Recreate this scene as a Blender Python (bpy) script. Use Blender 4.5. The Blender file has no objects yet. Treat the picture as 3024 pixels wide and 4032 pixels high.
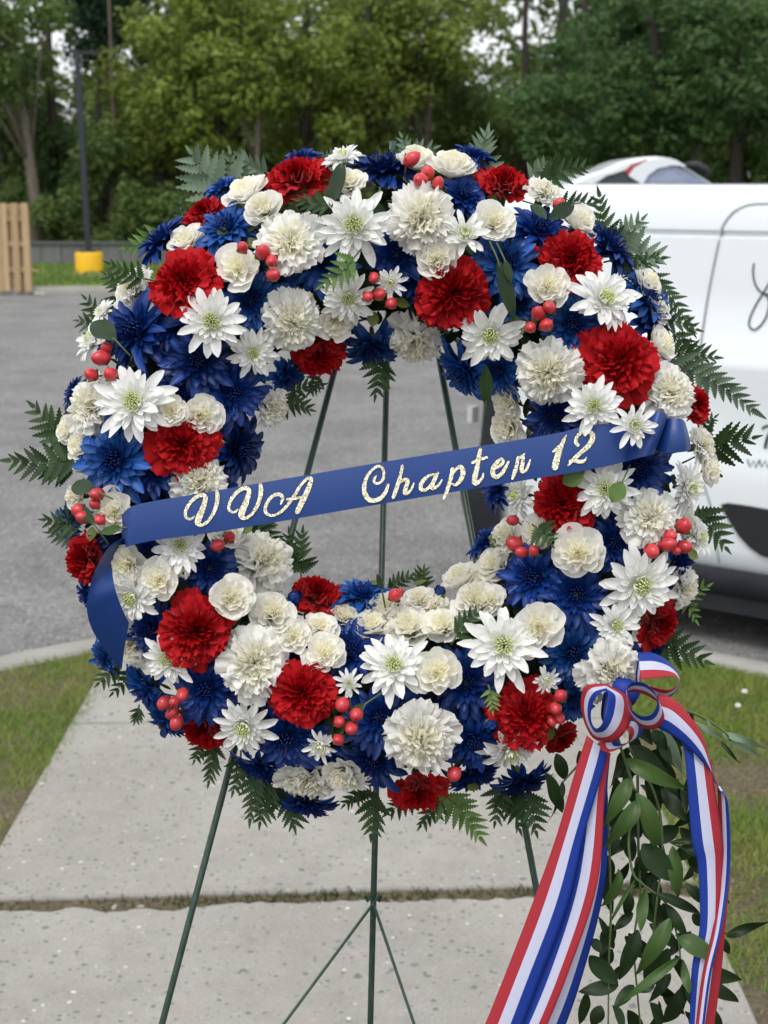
import bpy, math, random
import numpy as np
from mathutils import Matrix, Vector
R_ = math.radians
SC = bpy.context.scene
COL = SC.collection
rnd = random.Random(7)

# ------------------------------------------------------------------ camera, light
PITCH = R_(12.07); CAMZ = 1.7; FPX = 6060.0          # focal length in photo pixels (3024 wide)
cam = bpy.data.cameras.new('camera'); co = bpy.data.objects.new('camera', cam); COL.objects.link(co)
co.location = (0, 0, CAMZ); co.rotation_euler = (R_(90) - PITCH, 0, 0)
cam.sensor_fit = 'AUTO'; cam.sensor_width = 36; cam.lens = 36 * FPX / 4032
cam.clip_start = 0.05; cam.clip_end = 600
cam.dof.use_dof = True; cam.dof.focus_distance = 1.54; cam.dof.aperture_fstop = 11.5
SC.camera = co

SUN_EL, SUN_AZ = R_(58), R_(200)     # azimuth clockwise from +y: high, behind the camera
w = bpy.data.worlds.new('World'); SC.world = w; w.use_nodes = True
nt = w.node_tree; bg = nt.nodes['Background']
sky = nt.nodes.new('ShaderNodeTexSky'); sky.sky_type = 'NISHITA'; sky.sun_disc = False
sky.sun_elevation = SUN_EL; sky.sun_rotation = SUN_AZ; sky.air_density = 1.0; sky.dust_density = 4.0; sky.ozone_density = 1.0
hs = nt.nodes.new('ShaderNodeHueSaturation'); hs.inputs['Saturation'].default_value = 0.33
cl = nt.nodes.new('ShaderNodeMix'); cl.data_type = 'RGBA'; cl.inputs[0].default_value = 0.62; cl.inputs[7].default_value = (7.6, 7.75, 8.0, 1)   # even cloud cover over the blue
nt.links.new(sky.outputs[0], hs.inputs['Color']); nt.links.new(hs.outputs[0], cl.inputs[6]); nt.links.new(cl.outputs[2], bg.inputs[0])
bg.inputs[1].default_value = 0.14
sl = bpy.data.lights.new('sun', 'SUN'); so = bpy.data.objects.new('sun', sl); COL.objects.link(so)
sl.energy = 1.1; sl.angle = R_(24); sl.color = (1, 0.965, 0.91)
so.rotation_euler = (R_(90) - SUN_EL, 0, math.pi - SUN_AZ)
so.location = (0, -5, 12)
SC.view_settings.view_transform = 'Standard'; SC.view_settings.look = 'None'
SC.view_settings.gamma = 1; SC.view_settings.use_curve_mapping = False
SC.view_settings.exposure = 0.43
SC.cycles.diffuse_bounces = 8; SC.cycles.max_bounces = 14

# ------------------------------------------------------------------ helpers
cp, sp = math.cos(PITCH), math.sin(PITCH)
RIGHT = Vector((1, 0, 0)); UPV = Vector((0, sp, cp)); FWD = Vector((0, cp, -sp)); CAM = Vector((0, 0, CAMZ))
def ray(px, py):
    return FWD + RIGHT * ((px - 1512) / FPX) - UPV * ((py - 2016) / FPX)
def ground(px, py, z=0.0):
    d = ray(px, py); return CAM + d * ((z - CAMZ) / d.z)
def at_y(px, py, y):
    d = ray(px, py); return CAM + d * (y / d.y)
DC = 1.62                                               # camera to wreath plane
WM = Matrix.Translation(CAM + FWD * DC) @ Matrix((RIGHT, UPV, -FWD)).transposed().to_4x4()
U = 3024 / 1659.0
def L(x, y, wz=0.0):                                    # place on the wreath's own frame (x right, y up, z to the viewer)
    k = (DC - wz) / (FPX / U)
    return Vector(((x - 829.5) * k, (1106 - y) * k, wz))
MPU = DC / (FPX / U)
def tag(o, label=None, cat=None, group=None, kind=None):
    if label: o['label'] = label
    if cat: o['category'] = cat
    if group: o['group'] = group
    if kind: o['kind'] = kind
    return o
def mk(name, V, F, mats=(), fm=None, smooth=True):
    me = bpy.data.meshes.new(name)
    me.from_pydata([tuple(v) for v in V], [], [tuple(f) for f in F])
    for m in (mats if isinstance(mats, (list, tuple)) else [mats]): me.materials.append(m)
    if fm is not None: me.polygons.foreach_set('material_index', list(fm))
    if smooth: me.polygons.foreach_set('use_smooth', [True] * len(me.polygons))
    me.update(); return me
def put(name, me, parent=None, M=None):
    o = bpy.data.objects.new(name, me); COL.objects.link(o)
    if parent is not None: o.parent = parent
    if M is not None: o.matrix_local = M
    return o
def thing(name, label, cat, M=None, group=None, kind=None):
    o = bpy.data.objects.new(name, None); COL.objects.link(o); o.empty_display_size = 0.02
    if M is not None: o.matrix_world = M
    return tag(o, label, cat, group, kind)
def frame(pos, z, xhint=Vector((1, 0, 0)), s=1.0):
    z = Vector(z).normalized(); x = Vector(xhint) - z * z.dot(Vector(xhint))
    if x.length < 1e-4: x = z.orthogonal()
    x.normalize(); y = z.cross(x)
    m = Matrix((x * s, y * s, z * s)).transposed().to_4x4(); m.translation = pos; return m
class MB:
    def __init__(self): self.V = []; self.F = []; self.M = []
    def add(self, V, F, m=0):
        b = len(self.V); self.V += [tuple(v) for v in V]; self.F += [tuple(i + b for i in f) for f in F]; self.M += [m] * len(F)
    def box(self, c, d, rz=0, m=0, M=None):
        c = Vector(c); P = []
        for k in range(8):
            v = Vector(((1 if k & 1 else -1) * d[0] / 2, (1 if k & 2 else -1) * d[1] / 2, (1 if k & 4 else -1) * d[2] / 2))
            if rz: v = Matrix.Rotation(rz, 3, 'Z') @ v
            v = v + c
            P.append(M @ v if M else v)
        self.add(P, [(0, 2, 3, 1), (4, 5, 7, 6), (0, 1, 5, 4), (2, 6, 7, 3), (0, 4, 6, 2), (1, 3, 7, 5)], m)
    def tube(self, pts, rad, n=8, m=0, cap=True):
        pts = [Vector(p) for p in pts]
        if not isinstance(rad, (list, tuple)): rad = [rad] * len(pts)
        V = []; up = None
        for i, p in enumerate(pts):
            d = (pts[min(i + 1, len(pts) - 1)] - pts[max(i - 1, 0)]).normalized()
            if up is None: up = d.orthogonal().normalized()
            up = (up - d * up.dot(d)).normalized(); s = d.cross(up)
            for k in range(n):
                a = 2 * math.pi * k / n
                V.append(p + (up * math.cos(a) + s * math.sin(a)) * rad[i])
        F = []
        for i in range(len(pts) - 1):
            for k in range(n):
                a, b = i * n + k, i * n + (k + 1) % n
                F.append((a, b, b + n, a + n))
        if cap: F.append(tuple(range(n - 1, -1, -1))); F.append(tuple(range((len(pts) - 1) * n, len(pts) * n)))
        self.add(V, F, m)
    def grid(self, P, m=None, flip=False):               # P[i][j]
        ni, nj = len(P), len(P[0]); V = [p for r in P for p in r]; b = len(self.V)
        self.V += [tuple(v) for v in V]
        for i in range(ni - 1):
            for j in range(nj - 1):
                f = (i * nj + j, i * nj + j + 1, (i + 1) * nj + j + 1, (i + 1) * nj + j)
                if flip: f = f[::-1]
                self.F.append(tuple(k + b for k in f)); self.M.append(m[j] if isinstance(m, (list, tuple)) else (m or 0))
    def mesh(self, name, mats, smooth=True): return mk(name, self.V, self.F, mats, self.M, smooth)
def catmull(P, n=10):
    P = [Vector(p) for p in P]; out = []
    Q = [P[0] * 2 - P[1]] + P + [P[-1] * 2 - P[-2]]
    for i in range(1, len(Q) - 2):
        a, b, c, d = Q[i - 1:i + 3]
        for k in range(n):
            t = k / n
            out.append(0.5 * ((2 * b) + (c - a) * t + (2 * a - 5 * b + 4 * c - d) * t * t + (3 * b - a - 3 * c + d) * t ** 3))
    out.append(P[-1]); return out

# ------------------------------------------------------------------ materials
def mat(name, col, rough=0.6, spec=0.4, trans=0.0, tcol=None, noise=None, bump=None, metal=0.0, sheen=0.0, objvar=0.0, coat=0.0):
    """noise=(scale, amount, colour2, stretch) in object space; trans = share of light let through thin petals and leaves"""
    m = bpy.data.materials.new(name); m.use_nodes = True; N = m.node_tree; P = N.nodes['Principled BSDF']
    P.inputs['Roughness'].default_value = rough; P.inputs['Specular IOR Level'].default_value = spec
    P.inputs['Metallic'].default_value = metal; P.inputs['Sheen Weight'].default_value = sheen
    P.inputs['Coat Weight'].default_value = coat
    rgb = N.nodes.new('ShaderNodeRGB'); rgb.outputs[0].default_value = (*col, 1); out = rgb.outputs[0]
    tc = N.nodes.new('ShaderNodeTexCoord')
    def nz(scale, detail=4, rough_=0.6, src='Object', st=None):
        n = N.nodes.new('ShaderNodeTexNoise'); n.inputs['Scale'].default_value = scale
        n.inputs['Detail'].default_value = detail; n.inputs['Roughness'].default_value = rough_
        v = tc.outputs[src]
        if st:
            mp = N.nodes.new('ShaderNodeMapping'); mp.inputs['Scale'].default_value = st; N.links.new(v, mp.inputs[0]); v = mp.outputs[0]
        N.links.new(v, n.inputs['Vector']); return n.outputs['Fac']
    if noise:
        for nn in (noise if isinstance(noise, list) else [noise]):
            f = nz(nn[0], st=nn[3] if len(nn) > 3 else None)
            r = N.nodes.new('ShaderNodeMapRange'); r.inputs[1].default_value = 0.38; r.inputs[2].default_value = 0.62
            r.inputs[4].default_value = nn[1]; N.links.new(f, r.inputs[0])
            mx = N.nodes.new('ShaderNodeMix'); mx.data_type = 'RGBA'; N.links.new(r.outputs[0], mx.inputs[0])
            N.links.new(out, mx.inputs[6]); mx.inputs[7].default_value = (*nn[2], 1); out = mx.outputs[2]
    if objvar:
        oi = N.nodes.new('ShaderNodeObjectInfo'); r = N.nodes.new('ShaderNodeMapRange')
        r.inputs[3].default_value = 1 - objvar; r.inputs[4].default_value = 1 + objvar
        N.links.new(oi.outputs['Random'], r.inputs[0])
        h = N.nodes.new('ShaderNodeHueSaturation'); N.links.new(r.outputs[0], h.inputs['Value']); N.links.new(out, h.inputs['Color']); out = h.outputs[0]
    N.links.new(out, P.inputs['Base Color'])
    if bump:
        f = nz(bump[0], 6, 0.65, st=bump[2] if len(bump) > 2 else None); b = N.nodes.new('ShaderNodeBump')
        b.inputs['Strength'].default_value = 1; b.inputs['Distance'].default_value = bump[1]
        N.links.new(f, b.inputs['Height']); N.links.new(b.outputs[0], P.inputs['Normal'])
    if trans:
        t = N.nodes.new('ShaderNodeBsdfTranslucent'); ms = N.nodes.new('ShaderNodeMixShader'); ms.inputs[0].default_value = trans
        if tcol: t.inputs[0].default_value = (*tcol, 1)
        else: N.links.new(out, t.inputs[0])
        o = N.nodes['Material Output']; N.links.new(P.outputs[0], ms.inputs[1]); N.links.new(t.outputs[0], ms.inputs[2]); N.links.new(ms.outputs[0], o.inputs[0])
    return m
def ramp_mat(name, build):
    m = bpy.data.materials.new(name); m.use_nodes = True; build(m.node_tree, m.node_tree.nodes['Principled BSDF']); return m
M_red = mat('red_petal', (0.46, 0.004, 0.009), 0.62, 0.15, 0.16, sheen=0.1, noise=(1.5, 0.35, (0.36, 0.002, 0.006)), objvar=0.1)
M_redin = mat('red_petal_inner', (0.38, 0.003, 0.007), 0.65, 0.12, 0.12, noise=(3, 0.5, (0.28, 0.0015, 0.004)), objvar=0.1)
M_wh = mat('white_petal', (0.91, 0.91, 0.885), 0.6, 0.2, 0.42, noise=(1.5, 0.5, (0.91, 0.90, 0.84)), objvar=0.02)
M_whin = mat('cream_petal', (0.93, 0.92, 0.83), 0.6, 0.2, 0.45, noise=(2, 0.6, (0.93, 0.91, 0.77)), objvar=0.03)
M_cr = mat('spray_petal', (0.91, 0.905, 0.87), 0.6, 0.2, 0.42, noise=(1.5, 0.6, (0.91, 0.89, 0.81)), objvar=0.04)
M_crin = mat('spray_petal_inner', (0.93, 0.915, 0.81), 0.6, 0.2, 0.45, noise=(2, 0.6, (0.93, 0.90, 0.74)), objvar=0.04)
M_mum = mat('mum_petal', (0.87, 0.875, 0.86), 0.55, 0.25, 0.33, noise=(6, 0.25, (0.83, 0.845, 0.80), (0.3, 6, 6)), objvar=0.03)
M_mumin = mat('mum_inner', (0.88, 0.895, 0.78), 0.5, 0.25, 0.35)
M_mumc = mat('mum_centre', (0.70, 0.76, 0.34), 0.5, 0.25, 0.3, noise=(3, 0.8, (0.82, 0.84, 0.56)))
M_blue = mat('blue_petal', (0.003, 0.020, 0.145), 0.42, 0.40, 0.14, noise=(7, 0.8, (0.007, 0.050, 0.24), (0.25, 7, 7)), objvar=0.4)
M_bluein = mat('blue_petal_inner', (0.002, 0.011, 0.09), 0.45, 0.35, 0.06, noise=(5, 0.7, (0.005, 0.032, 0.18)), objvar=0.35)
M_blue2 = mat('blue_petal_light', (0.007, 0.042, 0.22), 0.42, 0.4, 0.16, noise=(7, 0.85, (0.022, 0.125, 0.42), (0.25, 7, 7)), objvar=0.35)
M_berry = mat('berry_skin', (0.47, 0.026, 0.038), 0.3, 0.5, noise=(1.2, 0.6, (0.54, 0.06, 0.06)), objvar=0.12)
M_tip = mat('berry_tip', (0.10, 0.03, 0.02), 0.6)
M_sepal = mat('sepal', (0.10, 0.15, 0.03), 0.5, 0.4, 0.12, noise=(3, 0.5, (0.16, 0.19, 0.05)))
M_fern = mat('fern_leaf', (0.024, 0.056, 0.016), 0.5, 0.25, 0.16, noise=(2.5, 0.6, (0.036, 0.068, 0.024)), objvar=0.3)
M_fernp = mat('fern_leaf_pale', (0.090, 0.145, 0.085), 0.5, 0.4, 0.16, noise=(2.5, 0.6, (0.13, 0.185, 0.125)), objvar=0.2)
M_fernl = mat('fern_leaf_young', (0.085, 0.165, 0.03), 0.45, 0.4, 0.2, noise=(2.5, 0.5, (0.12, 0.21, 0.05)), objvar=0.15)
M_rach = mat('fern_stem', (0.06, 0.09, 0.03), 0.5)
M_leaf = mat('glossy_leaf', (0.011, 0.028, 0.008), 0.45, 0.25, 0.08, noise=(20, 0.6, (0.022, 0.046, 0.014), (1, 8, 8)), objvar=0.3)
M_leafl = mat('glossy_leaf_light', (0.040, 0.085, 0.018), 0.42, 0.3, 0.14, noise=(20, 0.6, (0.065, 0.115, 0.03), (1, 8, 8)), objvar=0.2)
M_leafg = mat('grey_green_leaf', (0.15, 0.22, 0.14), 0.45, 0.4, 0.14, objvar=0.1)
M_stem = mat('vine_stem', (0.07, 0.11, 0.035), 0.5)
M_foam = mat('wet_foam', (0.012, 0.022, 0.012), 0.9, 0.1, noise=(60, 0.8, (0.03, 0.045, 0.02)), bump=(120, 0.004))
M_satin = mat('blue_satin', (0.008, 0.040, 0.185), 0.38, 0.4, sheen=0.0, bump=(900, 0.00006, (1, 6, 1)))
M_rred = mat('ribbon_red', (0.38, 0.026, 0.040), 0.6, 0.3, 0.12, bump=(1500, 0.00006))
M_rwh = mat('ribbon_white', (0.58, 0.60, 0.76), 0.6, 0.3, 0.2, bump=(1500, 0.00006))
M_rbl = mat('ribbon_blue', (0.008, 0.036, 0.27), 0.55, 0.3, 0.1, bump=(1500, 0.00006))
M_metal = mat('green_painted_wire', (0.012, 0.040, 0.030), 0.38, 0.5, noise=[(40, 0.5, (0.02, 0.055, 0.042)), (260, 0.25, (0.10, 0.14, 0.12), (1, 1, 0.25))], bump=(300, 0.0004))
def _gold(N, P):
    tc = N.nodes.new('ShaderNodeTexCoord'); v = N.nodes.new('ShaderNodeTexVoronoi'); v.inputs['Scale'].default_value = 1250
    N.links.new(tc.outputs['Object'], v.inputs['Vector'])
    r = N.nodes.new('ShaderNodeValToRGB'); N.links.new(v.outputs['Color'], r.inputs[0])
    r.color_ramp.elements[0].color = (0.36, 0.31, 0.15, 1); r.color_ramp.elements[0].position = 0.15
    r.color_ramp.elements[1].color = (0.90, 0.86, 0.64, 1); r.color_ramp.elements[1].position = 0.55
    N.links.new(r.outputs[0], P.inputs['Base Color'])
    P.inputs['Metallic'].default_value = 0.4; P.inputs['Roughness'].default_value = 0.35
    nm = N.nodes.new('ShaderNodeVectorMath'); nm.operation = 'SUBTRACT'; nm.inputs[1].default_value = (0.5, 0.5, 0.5); N.links.new(v.outputs['Color'], nm.inputs[0])
    sc_ = N.nodes.new('ShaderNodeVectorMath'); sc_.operation = 'SCALE'; sc_.inputs['Scale'].default_value = 0.9; N.links.new(nm.outputs[0], sc_.inputs[0])
    g = N.nodes.new('ShaderNodeNewGeometry'); ad = N.nodes.new('ShaderNodeVectorMath'); N.links.new(g.outputs['Normal'], ad.inputs[0]); N.links.new(sc_.outputs[0], ad.inputs[1])
    no = N.nodes.new('ShaderNodeVectorMath'); no.operation = 'NORMALIZE'; N.links.new(ad.outputs[0], no.inputs[0]); N.links.new(no.outputs[0], P.inputs['Normal'])
M_gold = ramp_mat('gold_glitter', _gold)
def _speck(base, alt, chips, bump, rough=0.85, tint=None):
    """mineral surface: mottled base, then several sizes of embedded chips (scale, threshold, colour, amount)"""
    def f(N, P):
        tc = N.nodes.new('ShaderNodeTexCoord'); P.inputs['Roughness'].default_value = rough; P.inputs['Specular IOR Level'].default_value = 0.25
        def noise(sc, d=5):
            n = N.nodes.new('ShaderNodeTexNoise'); n.inputs['Scale'].default_value = sc; n.inputs['Detail'].default_value = d
            n.inputs['Roughness'].default_value = 0.65; N.links.new(tc.outputs['Object'], n.inputs['Vector']); return n
        def mix(fac, a, b):
            m = N.nodes.new('ShaderNodeMix'); m.data_type = 'RGBA'
            N.links.new(fac, m.inputs[0])
            if isinstance(a, tuple): m.inputs[6].default_value = (*a, 1)
            else: N.links.new(a, m.inputs[6])
            m.inputs[7].default_value = (*b, 1); return m.outputs[2]
        def mr(v, a, b, o=1.0):
            r = N.nodes.new('ShaderNodeMapRange'); r.inputs[1].default_value = a; r.inputs[2].default_value = b; r.inputs[4].default_value = o
            N.links.new(v, r.inputs[0]); return r.outputs[0]
        out = mix(mr(noise(1.7).outputs['Fac'], 0.4, 0.62), base, alt)
        out = mix(mr(noise(7.5, 7).outputs['Fac'], 0.5, 0.72, .45), out, tuple(c * .72 for c in base))
        out = mix(mr(noise(23, 6).outputs['Fac'], 0.52, 0.7, .35), out, tuple(min(1, c * 1.2) for c in alt))
        for sc, th, colr, am in chips:
            vo = N.nodes.new('ShaderNodeTexVoronoi'); vo.inputs['Scale'].default_value = sc
            wv = N.nodes.new('ShaderNodeMix'); wv.data_type = 'VECTOR'; wv.inputs[0].default_value = 0.012
            N.links.new(tc.outputs['Object'], wv.inputs[4]); N.links.new(noise(sc * 1.5, 2).outputs['Color'], wv.inputs[5]); N.links.new(wv.outputs[1], vo.inputs['Vector'])
            sep = N.nodes.new('ShaderNodeSeparateColor'); N.links.new(vo.outputs['Color'], sep.inputs[0])
            pick = mr(sep.outputs[0], 1 - th, 1 - th + 0.02); sz = mr(sep.outputs[1], 0, 1, 0.25)
            sb = N.nodes.new('ShaderNodeMath'); sb.operation = 'SUBTRACT'; sb.inputs[0].default_value = 0.42; N.links.new(sz, sb.inputs[1])
            d = N.nodes.new('ShaderNodeMath'); d.operation = 'LESS_THAN'; N.links.new(vo.outputs['Distance'], d.inputs[0]); N.links.new(sb.outputs[0], d.inputs[1])
            mu = N.nodes.new('ShaderNodeMath'); mu.operation = 'MULTIPLY'; N.links.new(pick, mu.inputs[0]); N.links.new(d.outputs[0], mu.inputs[1])
            m2 = N.nodes.new('ShaderNodeMath'); m2.operation = 'MULTIPLY'; m2.inputs[1].default_value = am; N.links.new(mu.outputs[0], m2.inputs[0])
            out = mix(m2.outputs[0], out, colr)
        N.links.new(out, P.inputs['Base Color'])
        b = N.nodes.new('ShaderNodeBump'); b.inputs['Distance'].default_value = bump[1]; N.links.new(noise(bump[0], 8).outputs['Fac'], b.inputs['Height']); N.links.new(b.outputs[0], P.inputs['Normal'])
    return f
M_conc = ramp_mat('exposed_aggregate_concrete', _speck((0.285, 0.272, 0.248), (0.335, 0.322, 0.297), [(210, 0.45, (0.27, 0.26, 0.235), 0.6), (230, 0.3, (0.52, 0.48, 0.40), 0.75), (150, 0.3, (0.22, 0.205, 0.175), 0.55), (62, 0.22, (0.13, 0.14, 0.145), 0.8), (95, 0.10, (0.20, 0.215, 0.215), 0.8), (40, 0.05, (0.11, 0.13, 0.14), 0.75), (75, 0.03, (0.7, 0.66, 0.58), 0.8)], (180, 0.003)))
M_kerb = ramp_mat('kerb_concrete', _speck((0.32, 0.31, 0.285), (0.27, 0.26, 0.24), [(120, 0.3, (0.24, 0.23, 0.21), 0.5)], (120, 0.003)))
M_asph = ramp_mat('worn_asphalt', _speck((0.16, 0.159, 0.157), (0.215, 0.213, 0.208), [(46, 0.5, (0.062, 0.062, 0.062), 0.9), (52, 0.42, (0.40, 0.39, 0.375), 0.85), (30, 0.2, (0.08, 0.08, 0.08), 0.7)], (120, 0.006)))
M_soil = mat('bare_soil', (0.035, 0.028, 0.019), 0.95, 0.1, noise=[(6, 0.9, (0.055, 0.045, 0.03)), (45, 0.6, (0.02, 0.016, 0.01))], bump=(80, 0.012))
M_turf = mat('turf_soil', (0.13, 0.105, 0.07), 0.95, 0.1, noise=[(3, 0.8, (0.10, 0.10, 0.05)), (45, 0.7, (0.06, 0.045, 0.03)), (70, 0.4, (0.25, 0.21, 0.15))], bump=(60, 0.012))
M_farturf = mat('far_turf', (0.13, 0.20, 0.04), 0.95, 0.1, noise=[(0.5, 0.6, (0.17, 0.20, 0.07)), (6, 0.5, (0.10, 0.16, 0.03))], bump=(30, 0.02))
M_floor = mat('forest_litter', (0.06, 0.06, 0.03), 0.95, 0.1, noise=(0.6, 0.8, (0.05, 0.08, 0.025)))
M_blade = mat('grass_blade', (0.15, 0.25, 0.035), 0.6, 0.3, 0.3, noise=(3.5, 0.9, (0.25, 0.28, 0.07)))
M_straw = mat('dead_grass', (0.30, 0.24, 0.14), 0.8, 0.2, 0.1, noise=(30, 0.8, (0.16, 0.11, 0.06)))
M_bark = mat('bark', (0.12, 0.10, 0.08), 0.9, 0.1, noise=(6, 0.8, (0.19, 0.165, 0.14), (3, 3, 0.5)), bump=(12, 0.03, (3, 3, 0.5)))
M_barkd = mat('dark_bark', (0.045, 0.04, 0.035), 0.9, 0.1, noise=(6, 0.8, (0.075, 0.065, 0.055), (3, 3, 0.5)), bump=(12, 0.03, (3, 3, 0.5)))
def leafmat(n, a, b):
    return mat(n, a, 0.55, 0.3, 0.42, noise=(0.9, 1.0, b), objvar=0.12)
M_tl1 = leafmat('foliage_yellow_green', (0.24, 0.31, 0.055), (0.15, 0.205, 0.042))
M_tl2 = leafmat('foliage_mid_green', (0.125, 0.19, 0.048), (0.085, 0.135, 0.036))
M_tl3 = leafmat('foliage_dark_green', (0.054, 0.11, 0.034), (0.082, 0.152, 0.044))
M_tl4 = leafmat('foliage_blue_green', (0.036, 0.085, 0.042), (0.028, 0.062, 0.03))
M_van = mat('white_van_paint', (0.70, 0.745, 0.775), 0.22, 0.5, coat=0.5, noise=(3, 0.25, (0.67, 0.72, 0.75)))
M_seam = mat('panel_gap', (0.27, 0.30, 0.30), 0.7)
M_blackpl = mat('black_plastic', (0.012, 0.013, 0.016), 0.55, 0.4, noise=(8, 0.5, (0.018, 0.02, 0.024)))
M_greypl = mat('dark_grey_plastic', (0.016, 0.017, 0.021), 0.7, 0.2, noise=(8, 0.5, (0.024, 0.026, 0.031)))
M_tyre = mat('tyre_rubber', (0.015, 0.015, 0.015), 0.8, 0.2)
M_steel = mat('wheel_steel', (0.4, 0.4, 0.42), 0.4, 0.5, metal=0.8)
M_ink = mat('van_lettering', (0.012, 0.03, 0.024), 0.5)
M_inkg = mat('van_lettering_grey', (0.12, 0.15, 0.14), 0.5)
M_tail = mat('tail_lamp_red', (0.35, 0.01, 0.01), 0.2, 0.5)
M_glass = mat('car_glass', (0.03, 0.035, 0.045), 0.08, 0.6)
M_screen = mat('windscreen_glass', (0.17, 0.20, 0.29), 0.12, 0.6, noise=(4, 0.8, (0.30, 0.34, 0.46), (1, 0.3, 5)))
M_carred = mat('car_red_stripe', (0.36, 0.04, 0.05), 0.3, 0.5)
M_silver = mat('pale_reflector', (0.45, 0.46, 0.47), 0.3, 0.5)
M_yel = mat('yellow_paint', (0.78, 0.46, 0.012), 0.55, 0.4, noise=(9, 0.4, (0.70, 0.38, 0.01)))
M_pole = mat('dark_pole_paint', (0.022, 0.027, 0.036), 0.5, 0.4)
M_pine = mat('new_pine', (0.44, 0.32, 0.19), 0.75, 0.2, noise=(7, 0.7, (0.36, 0.25, 0.14), (4, 4, 0.6)), objvar=0.12)
M_grey = mat('weathered_grey_timber', (0.15, 0.15, 0.15), 0.85, 0.2, noise=(6, 0.7, (0.11, 0.11, 0.115), (4, 4, 0.6)), objvar=0.15)
M_paper = mat('white_paper', (0.75, 0.75, 0.75), 0.8)
M_clover = mat('clover_bloom', (0.72, 0.72, 0.66), 0.8)

# ------------------------------------------------------------------ the setting
AZ = -0.12
mb = MB(); S = 300
mb.add([(-S, -60, AZ), (S, -60, AZ), (S, S, AZ), (-S, S, AZ)], [(0, 1, 2, 3)])
tag(put('asphalt_lot', mb.mesh('asphalt_lot', M_asph)), 'grey worn asphalt parking lot behind the wreath', kind='structure')
# near kerb: one rounded corner round the end of the footpath
KP = catmull([(-9, -0.5, 0), (-6, 1.83, 0), (-4, 3.40, 0), (-2.8, 4.35, 0), (-2.0, 4.98, 0), (-1.42, 5.43, 0), (-1.11, 5.66, 0), (-0.45, 5.97, 0), (0.25, 5.98, 0), (0.8, 5.75, 0), (1.16, 5.53, 0), (1.42, 5.34, 0), (1.9, 4.95, 0), (2.6, 4.38, 0), (4, 3.25, 0), (9, -.9, 0)], 10)
KB = []
for i, p in enumerate(KP):
    d = (KP[min(i + 1, len(KP) - 1)] - KP[max(i - 1, 0)]).normalized(); KB.append(p + Vector((d.y, -d.x, 0)) * 0.15)
mb = MB()
mb.grid([[Vector((p.x, p.y, AZ - .05)) + (p - b) * 0.12, Vector((p.x, p.y, -.012)), p * 0.9 + b * 0.1 , b, Vector((b.x, b.y, -.1))] for p, b in zip(KP, KB)], flip=True)
tag(put('kerb', mb.mesh('kerb', M_kerb)), 'pale concrete kerb curving round the end of the footpath', kind='structure')
# turf soil sheet behind the kerb
mb = MB()
cut = [b for b in KB]
V = [(b.x, b.y, -0.012) for b in cut] + [(b.x, -3.0, -0.012) for b in reversed(cut)]; n = len(cut)
mb.add(V, [(i, 2 * n - 1 - i, 2 * n - 2 - i, i + 1) for i in range(n - 1)])
tag(put('lawn', mb.mesh('lawn', M_turf)), 'patchy lawn soil either side of the footpath', kind='structure')
# footpath of concrete slabs
XL, XR = -1.01, 0.775
path = thing('footpath', 'pale concrete footpath of slabs under the easel', None, kind='structure')
def slab(near, far):
    # near and far edges are lists of (x, y) from left to right
    top = near + far[::-1]; n = len(top)
    cx = sum(p[0] for p in top) / n; cy = sum(p[1] for p in top) / n
    V = [(x, y, -.16) for x, y in top] + [(x, y, -.006) for x, y in top]
    ins = [(x + (cx - x) * .006, y + (cy - y) * .006) for x, y in top]
    V += [(x, y, 0.0) for x, y in ins]
    F = []
    for i in range(n):
        j = (i + 1) % n; F += [(i, j, n + j, n + i), (n + i, n + j, 2 * n + j, 2 * n + i)]
    F.append(tuple(range(2 * n, 3 * n)))
    put('slab', mk('slab', V, F, M_conc, smooth=False), path)
def edge(y0, sl, jit, seed, nn=60):
    r = random.Random(seed); out = []; v = 0
    for i in range(nn + 1):
        x = XL + (XR - XL) * i / nn; v = v * 0.75 + r.uniform(-jit, jit)
        out.append((x, y0 + sl * (x + .3) + v))
    return out
slab(edge(2.0, 0, .002, 1), edge(3.425, .055, .010, 2, 110))
slab(edge(3.50, .055, .002, 3), edge(4.715, .03, .0015, 4))
kb = [(b.x, b.y) for b in KB if XL < b.x < XR]
def kby(x):
    for a, b in zip(KB[:-1], KB[1:]):
        if a.x <= x <= b.x: return a.y + (b.y - a.y) * (x - a.x) / (b.x - a.x)
slab(edge(4.728, .03, .0015, 5), [(XL, kby(XL) - .006)] + [(x, y - .006) for x, y in kb] + [(XR, kby(XR) - .006)])
mb = MB(); mb.box((XL / 2 + XR / 2, 4.0, -.050), (1.785, 2.5, .06))
tag(put('joint_soil', mb.mesh('joint_soil', M_soil)), 'dark soil in the joints between the footpath slabs', kind='structure')

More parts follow.
